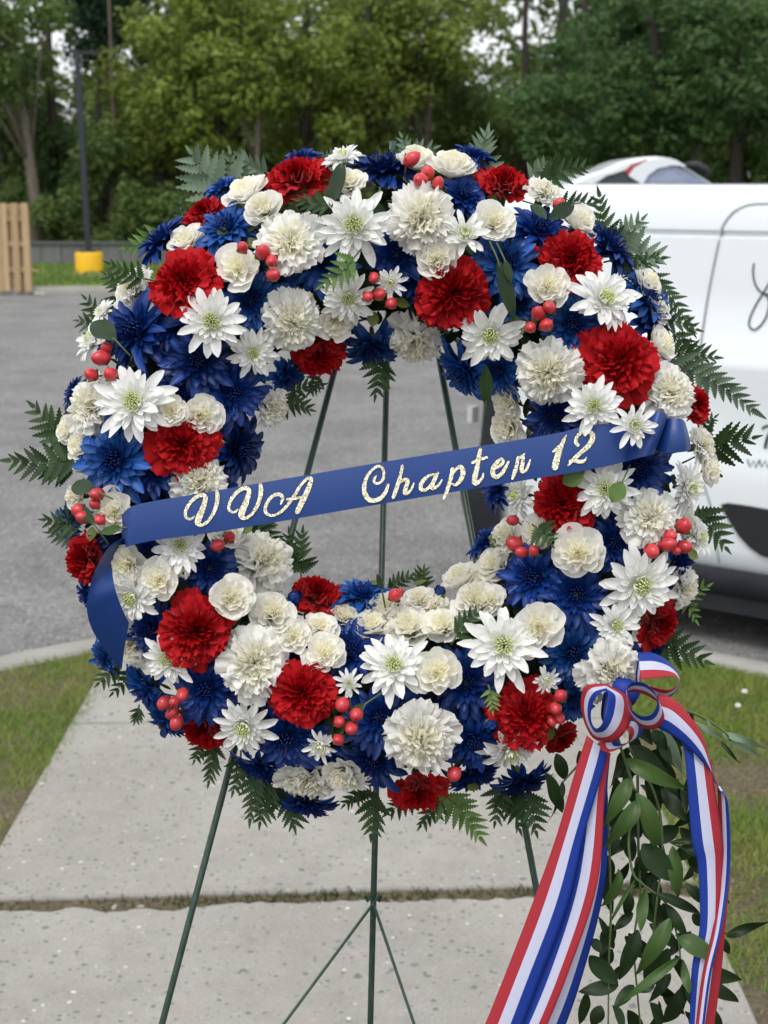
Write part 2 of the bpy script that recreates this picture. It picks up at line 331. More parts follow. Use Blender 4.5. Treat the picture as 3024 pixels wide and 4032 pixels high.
# grass blades, real geometry
def blades(name, spots, label, m, hmin, hmax, wd, seed):
    r = np.random.RandomState(seed); P = np.array(spots); n = len(P)
    a = r.rand(n) * 6.283; h = hmin + (hmax - hmin) * r.rand(n) ** 1.5; lean = h * (0.3 + 0.9 * r.rand(n)); la = r.rand(n) * 6.283
    dx, dy = np.cos(a) * wd / 2, np.sin(a) * wd / 2
    lx, ly = np.cos(la) * lean, np.sin(la) * lean
    V = np.zeros((n, 5, 3)); z = P[:, 2]
    V[:, 0] = np.c_[P[:, 0] - dx, P[:, 1] - dy, z]; V[:, 1] = np.c_[P[:, 0] + dx, P[:, 1] + dy, z]
    V[:, 2] = np.c_[P[:, 0] + lx * .4 + dx * .8, P[:, 1] + ly * .4 + dy * .8, z + h * .6]; V[:, 3] = np.c_[P[:, 0] + lx * .4 - dx * .8, P[:, 1] + ly * .4 - dy * .8, z + h * .6]
    V[:, 4] = np.c_[P[:, 0] + lx, P[:, 1] + ly, z + h * .95]
    F = []
    for i in range(n): b = 5 * i; F += [(b, b + 1, b + 2, b + 3), (b + 3, b + 2, b + 4)]
    me = mk(name, V.reshape(-1, 3), F, m); return tag(put(name, me), label, kind='stuff')
def patch(x, y, s):
    return (math.sin(x * 2.9 + s) + math.sin(y * 3.7 + 1.3 * s + x) + math.sin((x + y) * 7.1 + s) * .6 + math.sin(x * 13 - y * 11) * .5) / 3.1
def lawn_spots(x0, x1, y0, y1, n, s, bias):
    out = []; r = random.Random(s)
    while len(out) < n:
        x, y = r.uniform(x0, x1), r.uniform(y0, y1)
        ky = kby(x) if -8 < x < 8 else -9
        if y > ky - .01: continue
        if patch(x, y, s) + bias(x, y) + r.uniform(-.5, .5) > 0: out.append((x, y, -.014))
    return out
blades('grass', lawn_spots(-2.6, XL + .03, 2.6, 5.9, 42000, 3, lambda x, y: .12), 'short green grass left of the footpath', M_blade, .008, .04, .003, 1)
blades('grass', lawn_spots(XR - .03, 2.3, 2.3, 5.5, 34000, 5, lambda x, y: -.95 + (y - 2.6) * .40), 'patchy green grass right of the footpath', M_blade, .008, .042, .003, 2)
blades('dead_grass', lawn_spots(XR - .01, 1.9, 2.3, 5.0, 12000, 9, lambda x, y: .5), 'brown dead grass and twigs on the bare soil right of the footpath', M_straw, .003, .014, .005, 3)
blades('dead_grass', lawn_spots(-2.0, XL + .01, 2.6, 5.4, 4000, 11, lambda x, y: .3), 'brown dead grass among the turf left of the footpath', M_straw, .003, .014, .005, 4)
r5 = random.Random(12); js = []
while len(js) < 1500:
    x = r5.uniform(XL, XR); y = 3.468 + .055 * (x + .3) + r5.uniform(-.028, .028)
    if patch(x, y * .3, 2) + r5.uniform(-.6, .6) > .0: js.append((x, y, -.022))
blades('joint_weeds', js, 'small weeds and moss in the open slab joint', mat('weed_blade', (0.05, 0.062, 0.02), 0.7, 0.2, 0.2), .008, .036, .004, 5)
for i in range(9):
    x = r5.uniform(XL + .05, XR - .2); mb = MB(); r_ = r5.uniform(.006, .013)
    pts = [Vector((r5.gauss(0, 1), r5.gauss(0, 1), r5.gauss(0, .6))).normalized() * r_ * r5.uniform(.7, 1.1) for _ in range(14)]
    import bmesh
    bm = bmesh.new()
    for p in pts: bm.verts.new(p)
    bmesh.ops.convex_hull(bm, input=bm.verts); me = bpy.data.meshes.new('pebble'); bm.to_mesh(me); bm.free(); me.materials.append(M_kerb)
    tag(put('pebble', me, None, Matrix.Translation((x, 3.455 + .055 * (x + .3), -.020 + r_ * .5))), 'small pale pebble lying in the open slab joint', 'pebble', 'pebbles in the slab joint')
# clover blooms on the right lawn
def ball(nu=8, nv=6):
    V = [(0, 0, 1)]; F = []
    for i in range(1, nv):
        for j in range(nu):
            a, b = math.pi * i / nv, 2 * math.pi * j / nu; V.append((math.sin(a) * math.cos(b), math.sin(a) * math.sin(b), math.cos(a)))
    V.append((0, 0, -1)); n = len(V) - 1
    for j in range(nu):
        F.append((0, 1 + j, 1 + (j + 1) % nu)); F.append((n, n - nu + (j + 1) % nu, n - nu + j))
    for i in range(nv - 2):
        for j in range(nu):
            a, b = 1 + i * nu + j, 1 + i * nu + (j + 1) % nu; F.append((a, a + nu, b + nu, b))
    return V, F
for (px, py, lab) in [(2930, 2765, 'white clover bloom in the right lawn, nearest the kerb of the pair'), (2903, 2822, 'white clover bloom in the right lawn, lower of the pair'), (2685, 2630, 'small white clover bloom behind the striped bow')]:
    p = ground(px, py); t = thing('clover_flower', lab, 'flower', Matrix.Translation((p.x, p.y, 0)))
    mb = MB(); q = random.Random(px)
    for _ in range(40):
        v = Vector((q.gauss(0, 1), q.gauss(0, 1), abs(q.gauss(0, .8)))).normalized() * .011
        mb.tube([v * .3 + Vector((0, 0, .035)), v + Vector((0, 0, .035))], [.0012, .0022], 4)
    put('bloom', mb.mesh('bloom', M_clover), t); mb = MB(); mb.tube([(0, 0, -.02), (0, 0, .035)], .001, 5); put('stem', mb.mesh('stem', M_stem), t)

# far side: kerb, lawn, forest floor
mb = MB(); FK = 25.6
fk = [(-60, 22), (-20, 24.4), (-9, 25.2), (-5, 26.0), (-2, 26.6), (4, 27.2), (20, 28), (60, 30)]
mb.grid([[(x, y, AZ), (x, y, 0), (x, y + .2, .0), (x, y + .2, -.1)] for x, y in fk], flip=False)
tag(put('far_kerb', mb.mesh('far_kerb', M_kerb)), 'pale concrete kerb at the far side of the lot', kind='structure')
mb = MB(); mb.grid([[(x, y + .2, -.003), (x, 33.5, -.003)] for x, y in fk])
tag(put('far_lawn', mb.mesh('far_lawn', M_farturf)), 'mown green verge beyond the lot', kind='structure')
mb = MB(); mb.grid([[(-200, 33.5, -.006), (-200, 260, -.006)], [(200, 33.5, -.006), (200, 260, -.006)]])
tag(put('forest_floor', mb.mesh('forest_floor', M_floor)), 'dark leaf litter under the trees', kind='structure')
q = random.Random(4); fs = []
for i in range(14000):
    x, y = q.uniform(-9, -1), q.uniform(25.3, 33); fs.append((x, y, -.005))
fs = [s for s in fs if s[1] > 25.4 + (s[0] + 9) * .2 + .5]
blades('grass', fs, 'tufted green grass of the far verge', mat('far_blade', (0.15, 0.23, 0.05), 0.6, 0.3, 0.25), .03, .12, .03, 6)

# lamp post on its yellow base
LP = Vector((-6.0 + .03, 30.0, 0)); LP.x = (352 - 1512) / FPX * (30 * cp + CAMZ * sp)
t = thing('lamp_post', 'dark square lamp post standing on a round yellow concrete base', 'lamp post', Matrix.Translation(LP))
mb = MB(); n = 28; prof = [(.262, -.05), (.262, .37), (.25, .395), (.1, .40), (.0, .40)]
mb.grid([[(r * math.cos(2 * math.pi * i / n), r * math.sin(2 * math.pi * i / n), z) for r, z in prof] for i in range(n + 1)]); put('base', mb.mesh('base', M_yel), t)
mb = MB(); mb.tube([(0, 0, .4), (-.03, 0, 2.2), (-.07, 0, 4.12)], .075, 4); put('pole', mb.mesh('pole', M_pole, False), t)
mb = MB(); mb.box((0, 0, .412), (.28, .28, .024)); put('base_plate', mb.mesh('base_plate', M_pole, False), t)
mb = MB(); mb.box((.12, 0, 4.09), (.26, .06, .05)); mb.box((.27, 0, 4.08), (.12, .24, .05)); put('lamp_head', mb.mesh('lamp_head', M_pole, False), t)
mb = MB(); mb.box((0, 0, 0), (.95, .9, .02)); put('concrete_pad', mb.mesh('concrete_pad', M_kerb, False), t, Matrix.Translation((.05, -.35, 0.002)))

# board-on-board pine fence at the left
t = thing('board_fence', 'new pale pine board fence standing at the far left of the lot', 'fence', Matrix.Translation((0, 25.75, 0)))
dep = 25.75 * cp + CAMZ * sp
def fx(px): return (px - 1512) / FPX * dep
for k, pxs in enumerate([(-220, -197), (-177, -153), (-132, -110), (-90, -66), (-46, -23), (-3, 19), (21, 43), (60, 86), (101, 126)]):
    mb = MB(); x0, x1 = fx(pxs[0]), fx(pxs[1]); mb.box(((x0 + x1) / 2, -.05, .66), (x1 - x0, .02, 1.43 + (k % 3) * .008)); put('board', mb.mesh('board', M_pine, False), t)
for k, pxs in enumerate([(-200, -170), (-157, -128), (-113, -86), (-69, -42), (-26, 0), (16, 28), (40, 64), (83, 104)]):
    mb = MB(); x0, x1 = fx(pxs[0]), fx(pxs[1]); mb.box(((x0 + x1) / 2, .05, .66), (x1 - x0, .02, 1.40)); put('board', mb.mesh('board', M_pine, False), t)
for z in (.30, .72, 1.13):
    mb = MB(); x0, x1 = fx(-230), fx(118); mb.box(((x0 + x1) / 2, 0, z), (x1 - x0, .04, .085)); put('rail', mb.mesh('rail', M_pine, False), t)
mb = MB(); mb.box((fx(117), .0, .6), (.08, .08, 1.36)); put('post', mb.mesh('post', M_pine, False), t)
# low grey timber fence in front of the trees
t = thing('timber_fence', 'low weathered grey timber fence along the edge of the trees', 'fence', Matrix.Translation((0, 33.3, 0)))
for k in range(26):
    x = -9.2 + k * .42; mb = MB(); mb.box((x, 0, .21 + .008 * math.sin(k * 2.3)), (.405, .04, .44)); put('board', mb.mesh('board', M_grey, False), t)
mb = MB(); mb.box((-4.0, -.025, .455), (10.9, .10, .04)); put('cap_rail', mb.mesh('cap_rail', M_grey, False), t)
# plank, litter
mb = MB(); mb.box((0, 0, 0), (.62, .12, .03)); p = ground(145, 1078)
tag(put('plank', mb.mesh('plank', M_pine, False), None, Matrix.Translation((p.x, p.y, .05)) @ Matrix.Rotation(.3, 4, 'Y') @ Matrix.Rotation(.4, 4, 'Z')), 'pale plank lying on the grass beside the pine fence', 'plank')
for px, py, s_, lab in [(70, 1157, .36, 'flattened white paper litter on the kerb at the fence foot'), (158, 1160, .14, 'small scrap of white paper litter right of the fence')]:
    mb = MB(); q = random.Random(px); g = [[(s_ * (i / 4 - .5), .25 * (j / 3 - .5), .03 * q.random()) for j in range(4)] for i in range(5)]; mb.grid(g)
    p = ground(px, py, AZ); tag(put('paper_litter', mb.mesh('paper_litter', M_paper), None, Matrix.Translation((p.x, p.y, AZ + .008))), lab, 'litter')

# ------------------------------------------------------------------ trees
def leafcloud(centers, per, lsz, rng, spread):
    n = len(centers) * per; C = np.repeat(np.array(centers), per, 0)
    g = rng.normal(size=(n, 3)); g /= np.linalg.norm(g, axis=1)[:, None]
    P = C + g * (rng.rand(n, 1) ** 0.5) * np.array(spread)
    nrm = rng.normal(size=(n, 3)) * .55 + g * .5 + np.array([0, 0, .55]); nrm /= np.linalg.norm(nrm, axis=1)[:, None]
    a = rng.normal(size=(n, 3)); a -= nrm * (a * nrm).sum(1)[:, None]; a /= np.linalg.norm(a, axis=1)[:, None]; b = np.cross(nrm, a)
    s = (lsz * (0.6 + 0.8 * rng.rand(n)))[:, None]
    V = np.stack([P - a * s, P + b * s * .45 + nrm * s * .1, P + a * s, P - b * s * .45 + nrm * s * .1], 1).reshape(-1, 3)
    F = np.arange(4 * n).reshape(-1, 4)
    return V, F.tolist()
def tree(name, px, d, lab, cat, hz, cr, zc, rz, m, trad, bark, lean=0.0, ncl=26, per=185, lsz=.088, seed=0, sparse=1.0):
    rng = np.random.RandomState(seed + 11); r = random.Random(seed)
    x = (px - 1512) / FPX * (d * cp + CAMZ * sp)
    t = thing(name, lab, cat, Matrix.Translation((x, d, 0)))
    top = Vector((lean, 0, hz)); pts = [Vector((0, 0, -.1)) + top * 0, ] ; pts = [Vector((lean * k * k + .06 * r.uniform(-1, 1), .06 * r.uniform(-1, 1), -.1 + hz * k)) for k in [0, .15, .3, .45, .6, .8, 1]]
    if trad > 0:
        mb = MB(); mb.tube(pts, [trad * (1.25 - .95 * k / 6) for k in range(7)], 9)
    C = []
    for i in range(ncl):
        while True:
            v = Vector((r.uniform(-1, 1), r.uniform(-1, 1), r.uniform(-1, 1)))
            if v.length < 1 and (v.length > .35 or r.random() < .3): break
        C.append((lean * .7 + v.x * cr, v.y * cr * .8, zc + v.z * rz))
    if trad > 0:
        put('trunk', mb.mesh('trunk', bark), t)
        for c in C[:9]:
            mb = MB(); k = r.randint(2, 5); b = pts[k]; c = Vector(c)
            if c.z < b.z: b = pts[2]
            mb.tube([b, b.lerp(c, .5) + Vector((0, 0, .15)), c], [trad * .33, trad * .2, trad * .07], 5); put('limb', mb.mesh('limb', bark), t)
    V, F = leafcloud(C, int(per * 1.2 * sparse), lsz, rng, (.62, .62, .42) if cr > 1 else (.4, .4, .35))
    put('crown', mk('crown', V, F, m, smooth=False), t)
    return t
tree('tree', 154, 35.0, 'leaning pale-trunked tree behind the pine fence', 'tree', 7, 1.5, 5.0, 2.0, M_tl2, .13, M_bark, -.95, 22, 150, seed=1)
tree('tree', 225, 38, 'tall dark straight tree with sky showing round it, left of the lamp post', 'tree', 9, 1.5, 2.6, 1.2, M_tl3, .13, M_barkd, .0, 16, 170, seed=2)
tree('tree', 20, 37.5, 'dark leafy tree at the far left edge, behind the fence', 'tree', 8, 1.1, 3.6, 1.9, M_tl2, .12, M_barkd, .1, 18, 150, seed=3)
tree('tree', 455, 36, 'slim pale-trunked tree just right of the lamp post', 'tree', 7, 1.1, 2.3, 1.0, M_tl2, .07, M_bark, .1, 14, 170, seed=4)
tree('tree', 410, 39, 'blue-green tree above the top of the lamp post', 'tree', 8, 1.1, 5.6, 1.1, M_tl4, .11, M_barkd, .2, 18, 170, seed=5)
tree('tree', 640, 36, 'bright yellow-green tree nearest right of the lamp post', 'tree', 8, 1.5, 3.9, 2.2, M_tl1, .12, M_barkd, .1, 30, 170, seed=6)
tree('tree', 880, 35, 'broad yellow-green tree above the left of the wreath', 'tree', 8, 1.6, 4.3, 2.1, M_tl1, .12, M_barkd, -.2, 32, 170, seed=7)
tree('tree', 1035, 34.5, 'slender tree with a pale leaning trunk above the left of the wreath', 'tree', 7, 1.1, 4.6, 1.6, M_tl1, .075, M_bark, -.6, 18, 160, seed=8)
tree('tree', 1210, 35.5, 'bushy yellow-green tree above the middle of the wreath', 'tree', 8, 1.6, 4.0, 2.2, M_tl1, .11, M_barkd, .1, 30, 170, seed=9)
tree('tree', 1450, 36.5, 'olive-green tree above the wreath, left of the paired pale trunks', 'tree', 8, 1.5, 4.2, 2.0, M_tl1, .10, M_barkd, .0, 28, 165, seed=10)
tree('tree', 1632, 37.5, 'left one of two close pale-trunked trees above the wreath', 'tree', 8, 1.3, 4.9, 1.5, M_tl2, .065, M_bark, .03, 20, 150, seed=11)
tree('tree', 1686, 37.0, 'right one of two close pale-trunked trees above the wreath', 'tree', 8, 1.3, 5.0, 1.5, M_tl1, .085, M_bark, .15, 20, 150, seed=12)
tree('tree', 1795, 39, 'thin black-trunked tree right of the paired pale trunks', 'tree', 8, 1.2, 3.9, 1.5, M_tl2, .06, M_barkd, .0, 18, 150, seed=13)
tree('tree', 2052, 40, 'tall dark slender tree against the gap of white sky', 'tree', 9, 1.3, 2.9, 1.2, M_tl2, .13, M_barkd, .05, 20, 150, seed=14, sparse=.9)
tree('tree', 2180, 42, 'thick dark trunk at the top edge, right of the sky gap', 'tree', 9, 1.3, 3.2, 1.2, M_tl2, .24, M_barkd, .2, 20, 150, seed=15)
tree('tree', 2290, 35, 'low dark green tree left of the broad tree behind the van', 'tree', 7, 1.5, 3.0, 1.7, M_tl3, .12, M_barkd, -.1, 30, 170, seed=16)
tree('tree', 2560, 33, 'broad dark green tree behind the van', 'tree', 8, 2.0, 3.9, 2.1, M_tl3, .15, M_barkd, .0, 40, 180, seed=17)
tree('tree', 2880, 32, 'big dark green tree at the right, overhanging the van', 'tree', 8, 1.9, 3.7, 2.1, M_tl3, .16, M_barkd, .1, 40, 180, seed=18)
tree('tree', 2400, 39, 'mid-green tree filling the skyline left of the broad tree', 'tree', 8, 1.3, 5.3, 1.2, M_tl3, .13, M_barkd, .1, 22, 160, seed=19)
tree('tree', 3150, 35, 'dark green tree at the far right edge behind the van', 'tree', 8, 1.9, 4.2, 2.3, M_tl3, .15, M_barkd, .0, 34, 170, seed=20)
tree('tree', 770, 40, 'dark tree standing in the shade behind the yellow-green trees', 'tree', 9, 1.8, 4.8, 2.2, M_tl2, .13, M_barkd, .0, 28, 160, seed=21)
tree('tree', 1340, 41, 'dark backing tree above the middle of the wreath', 'tree', 9, 2.0, 4.8, 2.3, M_tl2, .13, M_barkd, .0, 30, 160, seed=22)
tree('tree', 2720, 39, 'tall dark backing tree above the van', 'tree', 9, 1.8, 5.4, 1.9, M_tl3, .14, M_barkd, .0, 30, 160, seed=23)
for i, (px, d, cr, lab, m) in enumerate([(60, 36.5, .9, 'low shrub behind the pine fence', M_tl2), (260, 34.6, .8, 'low green shrub left of the lamp post', M_tl2), (480, 34.4, .9, 'rounded green shrub right of the lamp post', M_tl2), (700, 34.8, 1.1, 'shrub behind the left shoulder of the wreath', M_tl2),
        (960, 35, 1.2, 'dark shrub behind the top left of the wreath', M_tl2), (1300, 35, 1.3, 'dark shrub directly behind the top of the wreath', M_tl2), (1900, 36, 1.3, 'shrub right of the paired pale trunks', M_tl2), (2250, 33, 1.2, 'dark shrub left of the white car roof', M_tl3), (2900, 31.5, 1.3, 'dark shrub behind the van roof', M_tl3)]):
    tree('shrub', px, d, lab, 'shrub', 1.2, cr, .75, .8, m, 0, M_barkd, 0, 16, 150, .07, 40 + i)
rng = np.random.RandomState(5); q = random.Random(6); Cs = []
while len(Cs) < 640:
    x, y = q.uniform(-16, 16), q.uniform(44, 58); px = 1512 + x / y * FPX; z = q.uniform(0, 8.5); el = math.degrees(math.atan((z - 1.7) / y))
    py = 2016 - FPX * math.tan(R_(el + 0) + PITCH) if False else 2016 - FPX * math.tan(PITCH + R_(el))
    hole = (90 < px < 600 and 120 < py < 460) or (1860 < px < 2240 and py < 420) or (px < 130 and py < 150) or (2330 < px < 2420 and py < 60)
    if hole and q.random() < .55: continue
    if 0 < el and q.random() < .1: continue
    Cs.append((x, y, z))
for _ in range(700):
    x = q.choice((-1, 1)) * q.uniform(13, 42); Cs.append((x, q.uniform(42, 52), q.uniform(0, 1) ** .8 * 8))
for _ in range(420): Cs.append((q.uniform(-17, 17), q.uniform(43, 50), q.uniform(0, 1) ** .8 * 4.4))
V, F = leafcloud(Cs, 70, .2, rng, (1.1, 1.1, .7))
tag(put('far_woods', mk('far_woods', V, F, M_tl2, smooth=False)), 'far wood seen as one dark green mass behind the nearer trees', kind='stuff')

# ------------------------------------------------------------------ van
E1 = Vector((.793, -.609, 0)); E2 = Vector((.609, .793, 0)); VO = Vector((.452, 6.54, 0))
VM = Matrix((E1, E2, Vector((0, 0, 1)))).transposed().to_4x4(); VM.translation = VO
van = thing('van', 'white cargo van with dark bumpers parked along the kerb at right', 'van', VM)
def vanpt(px, py, e=-.004):
    d = ray(px, py); o = VO + E2 * e; k = (o - CAM).dot(E2) / d.dot(E2); p = CAM + d * k - VO
    return Vector((p.dot(E1), e, p.z))
prof = [(.05, .20), (.012, .24), (0, .30), (-.012, .52), (-.015, .62), (.0, .68), (.004, .80), (-.004, .90), (-.012, 1.00), (-.014, 1.035), (-.002, 1.052), (-.002, 1.066), (.004, 1.075), (.012, 1.30), (.020, 1.495), (.034, 1.503), (.034, 1.517), (.020, 1.525), (.026, 1.60), (.036, 1.622), (.046, 1.64), (.056, 1.672), (.085, 1.688), (.16, 1.693), (.85, 1.697)]
half = [(e, z) for e, z in prof]; full = half + [(1.7 - e, z) for e, z in reversed(half[:-1])]
mb = MB(); ss = [0, .012, .05, .3, .8, 1.3, 2, 3, 3.6, 4.3, 4.5]
def taper(s): return .05 * (1 - s / .05) ** 2 if s < .05 else (.1 * ((s - 3.6) / .9) if s > 3.6 else 0)
mb.grid([[(s, e + (taper(s) if e < .85 else -taper(s)), .2 + (z - .2) * (1 if s < 3.6 else 1 - .5 * ((s - 3.6) / .9) ** 1.5)) for e, z in full] for s in ss], flip=False)
n = len(full); mb.F.append(tuple(range(n))); mb.M.append(0); k = (len(ss) - 1) * n; mb.F.append(tuple(reversed(range(k, k + n)))); mb.M.append(0)
bo = put('body', mb.mesh('body', M_van), van); md = bo.modifiers.new('split', 'EDGE_SPLIT'); md.split_angle = R_(40)
def strip(pts, hw, e0=0.0015, close=False):
    """thin flat ribbon on the van side following pts (s, z) with half width hw"""
    P = [Vector((a, b)) for a, b in pts]; out = []
    for i, p in enumerate(P):
        d = (P[min(i + 1, len(P) - 1)] - P[max(i - 1, 0)]).normalized(); nn = Vector((-d.y, d.x))
        h = hw[i] if isinstance(hw, (list, tuple)) else hw
        out.append((p + nn * h, p - nn * h))
    return out
def side_e(z):
    for (e0, z0), (e1, z1) in zip(prof[:-1], prof[1:]):
        if z0 <= z <= z1 and z1 > z0: return e0 + (e1 - e0) * (z - z0) / (z1 - z0)
    return 0.06
def side_strip(name, pxpts, hw, m, off, smooth_n=6, parent=van, label=None):
    pts = [vanpt(*p) for p in pxpts]; c = catmull([(p.x, p.z, 0) for p in pts], smooth_n)
    st = strip([(v.x, v.y) for v in c], hw); mb = MB()
    mb.grid([[(a.x, side_e(a.y) - off - i * 1e-5, a.y), (b.x, side_e(b.y) - off - i * 1e-5, b.y)] for i, (a, b) in enumerate(st)])
    o = put(name, mb.mesh(name, m), parent)
    if label: o['label'] = label
    return o
side_strip('door_seam', [(3200, 800), (3024, 802), (2940, 806), (2890, 826), (2855, 860), (2832, 905), (2810, 1010), (2785, 1150), (2765, 1290), (2752, 1400)], .0048, M_seam, .0025)
side_strip('bumper_seam', [(2775, 1900), (2797, 1975), (2815, 2060), (2822, 2140), (2825, 2222)], .004, M_seam, .003)
def t5(pts): return [(2700 + a * .497, 900 + b * .497) for a, b in pts]
side_strip('script_letter', t5([(525, 275), (520, 350), (535, 430), (570, 490), (605, 515), (660, 522), (760, 500)]), .0032, M_ink, .004, 8)
side_strip('script_letter', t5([(800, 180), (720, 310), (652, 430), (605, 510), (550, 600), (505, 700), (495, 760), (515, 795), (545, 800), (590, 765), (630, 700), (650, 620), (645, 550), (610, 515)]), .0032, M_ink, .0044, 8)
side_strip('script_letter', t5([(-10, 715), (25, 700), (48, 712)]), .0022, M_inkg, .004)
side_strip('script_letter', t5([(10, 742), (36, 755), (46, 782), (30, 795)]), .0022, M_inkg, .004)
side_strip('numeral', t5([(606, 1592), (612, 1578), (640, 1566), (700, 1560)]), .0045, M_ink, .004)
side_strip('numeral', t5([(628, 1742), (636, 1700), (652, 1645), (700, 1572)]), .0065, M_ink, .0045)
for k in range(3):
    o = 92 * k
    side_strip('letter', t5([(492 + o, 1828), (518 + o, 1884), (543 + o, 1836), (562 + o, 1892), (588 + o, 1830)]), .0035, M_inkg, .004 + k * .0002, 1)
side_strip('letter', t5([(800, 1884), (806, 1886)]), .005, M_inkg, .004, 1)
# black insert of the bumper and dark valance
ins = [(2846, 1984), (2868, 1979), (2950, 1990), (3060, 2010), (3060, 2205), (3000, 2188), (2955, 2155), (2915, 2110), (2880, 2055), (2855, 2010)]
P = [vanpt(*p) for p in ins]; mb = MB(); n = len(P)
mb.add([(p.x, side_e(p.z) - .012, p.z) for p in P] + [(p.x, side_e(p.z) + .02, p.z) for p in P], [tuple(range(n))] + [(i, (i + 1) % n, n + (i + 1) % n, n + i) for i in range(n)])
put('bumper_insert', mb.mesh('bumper_insert', M_blackpl, False), van)
mb = MB(); mb.grid([[(s, .02, .215), (s, .0, .20), (s, .01, .13), (s, .06, .085), (s, .4, .08)] for s in (0, .5, 1.2, 2.0, 3.2, 4.4)], flip=True); put('sill_valance', mb.mesh('sill_valance', M_greypl), van)
mb = MB(); mb.box((2.2, .85, .12), (4.2, 1.6, .18)); put('underbody', mb.mesh('underbody', M_blackpl, False), van)
# rear bumper: rounded dark plastic
mb = MB(); bp = []
for z, o in [(.12, .02), (.2, .09), (.33, .125), (.44, .12), (.50, .08), (.56, .04), (.72, .025), (.84, .02), (.93, .0), (1.0, -.05)]:
    row = []
    for a in range(9):
        th = a / 8 * math.pi / 2; row.append((.10 - (.17 + o) * math.sin(th) * 1.0, -.02 - o * .3 + (1 - math.sin(th)) * 0 + .16 * (1 - math.cos(th)), z))
    row.append((.10 - (.17 + o), .85, z)); row.append((.10 - (.17 + o) * .8, 1.70, z)); bp.append(row)
mb.grid(bp, flip=True); put('rear_bumper', mb.mesh('rear_bumper', M_greypl), van)
mb = MB(); mb.box((-.0, .1, 1.05), (.07, .16, .34)); put('tail_lamp', mb.mesh('tail_lamp', M_tail, False), van)
p = vanpt(1852, 1640); mb = MB(); mb.box((p.x - .03, .06, p.z), (.025, .05, .07)); put('reflector', mb.mesh('reflector', M_silver, False), van)
for s_ in (1.75, 3.75):
    for e_ in (.02, 1.5):
        mb = MB(); mb.tube([(s_, e_, .2), (s_, e_ + .2, .2)], .32, 26); wo = put('wheel', mb.mesh('wheel', M_tyre), van)
        mb = MB(); mb.tube([(s_, e_ - .006, .2), (s_, e_ + .03, .2)], .19, 22); put('rim', mb.mesh('rim', M_steel), wo)

# car behind the van, only its raised roof line showing
CD = 10.5; kc = CD / cp
def carp(px, py): p = at_y(px, py, CD); return Vector((p.x, 0, p.z))
car = thing('car', 'white car with a red roof stripe standing behind the van', 'car', Matrix.Translation((0, CD, 0)))
arcpx = [(2190, 765), (2250, 730), (2330, 695), (2400, 672), (2460, 645), (2520, 627), (2600, 620), (2660, 628), (2700, 652), (2760, 690), (2820, 728), (2860, 765)]
arc = catmull([carp(*p) for p in arcpx], 6); W2 = 1.5
mb = MB(); bot = .35
rows = []
for p in arc: rows.append([(p.x, 0, p.z - .02), (p.x, .03, p.z), (p.x, .3, p.z + .012), (p.x, W2 - .3, p.z + .012), (p.x, W2, p.z - .02)])
nW = int(len(rows) * .72)
mb.grid(rows[:nW]); put('roof', mb.mesh('roof', M_van), car)
mb = MB(); mb.grid([[Vector(v) + Vector((0, 0, -.006)) for v in r_] for r_ in rows[nW - 1:]]); put('windscreen', mb.mesh('windscreen', M_screen), car)
# lower body under the greenhouse
x0, x1, zb = arc[0].x - .12, arc[-1].x + 1.1, arc[0].z
mb = MB(); mb.box(((x0 + x1) / 2, W2 / 2, (zb + .15) / 2 - .1), (x1 - x0, W2 + .06, zb - .1)); cb = put('body', mb.mesh('body', M_van, False), car); bv = cb.modifiers.new('bevel', 'BEVEL'); bv.width = .09; bv.segments = 4
def face(name, pts, y, m, th=.012):
    P = [carp(*p) for p in pts]; n = len(P); mb = MB()
    mb.add([(p.x, y, p.z) for p in P] + [(p.x, y + th, p.z) for p in P], [tuple(range(n)), tuple(reversed(range(n, 2 * n)))] + [(i, n + i, n + (i + 1) % n, (i + 1) % n) for i in range(n)])
    return put(name, mb.mesh(name, m, False), car)
ins_ = [(p.x, p.z) for p in arc]
mb = MB(); n = len(arc); mb.add([(p.x, -.0, p.z - .03) for p in arc] + [(p.x, .0, zb - .05) for p in arc], [(i, n + i, n + i + 1, i + 1) for i in range(n - 1)]); put('side_glass', mb.mesh('side_glass', M_glass), car)
face('pillar', [(2472, 692), (2495, 660), (2535, 636), (2600, 622), (2655, 629), (2700, 653), (2640, 651), (2585, 664), (2550, 690), (2528, 726), (2505, 712)], -.03, M_van)
face('roof_stripe', [(2455, 672), (2490, 645), (2540, 628), (2552, 629), (2510, 648), (2475, 690)], -.022, M_carred)
face('quarter_panel', [(2190, 765), (2250, 731), (2330, 696), (2400, 674), (2455, 650), (2500, 634), (2462, 668), (2415, 684), (2390, 690), (2330, 728), (2290, 765)], -.02, M_van)
face('side_window', [(2530, 765), (2540, 700), (2570, 676), (2620, 656), (2660, 655), (2745, 700), (2812, 735), (2840, 765)], -.016, M_screen)
mb = MB(); mb.tube([carp(2695, 648), carp(2740, 650), carp(2775, 668), carp(2790, 690)], [.012, .03, .028, .012], 8); put('wiper_motor', mb.mesh('wiper_motor', M_blackpl), car)
for sx in (x0 + .7, x1 - .8):
    for yy in (.02, W2 - .2):
        mb = MB(); mb.tube([(sx, yy, .2), (sx, yy + .18, .2)], .32, 20); put('wheel', mb.mesh('wheel', M_tyre), car)

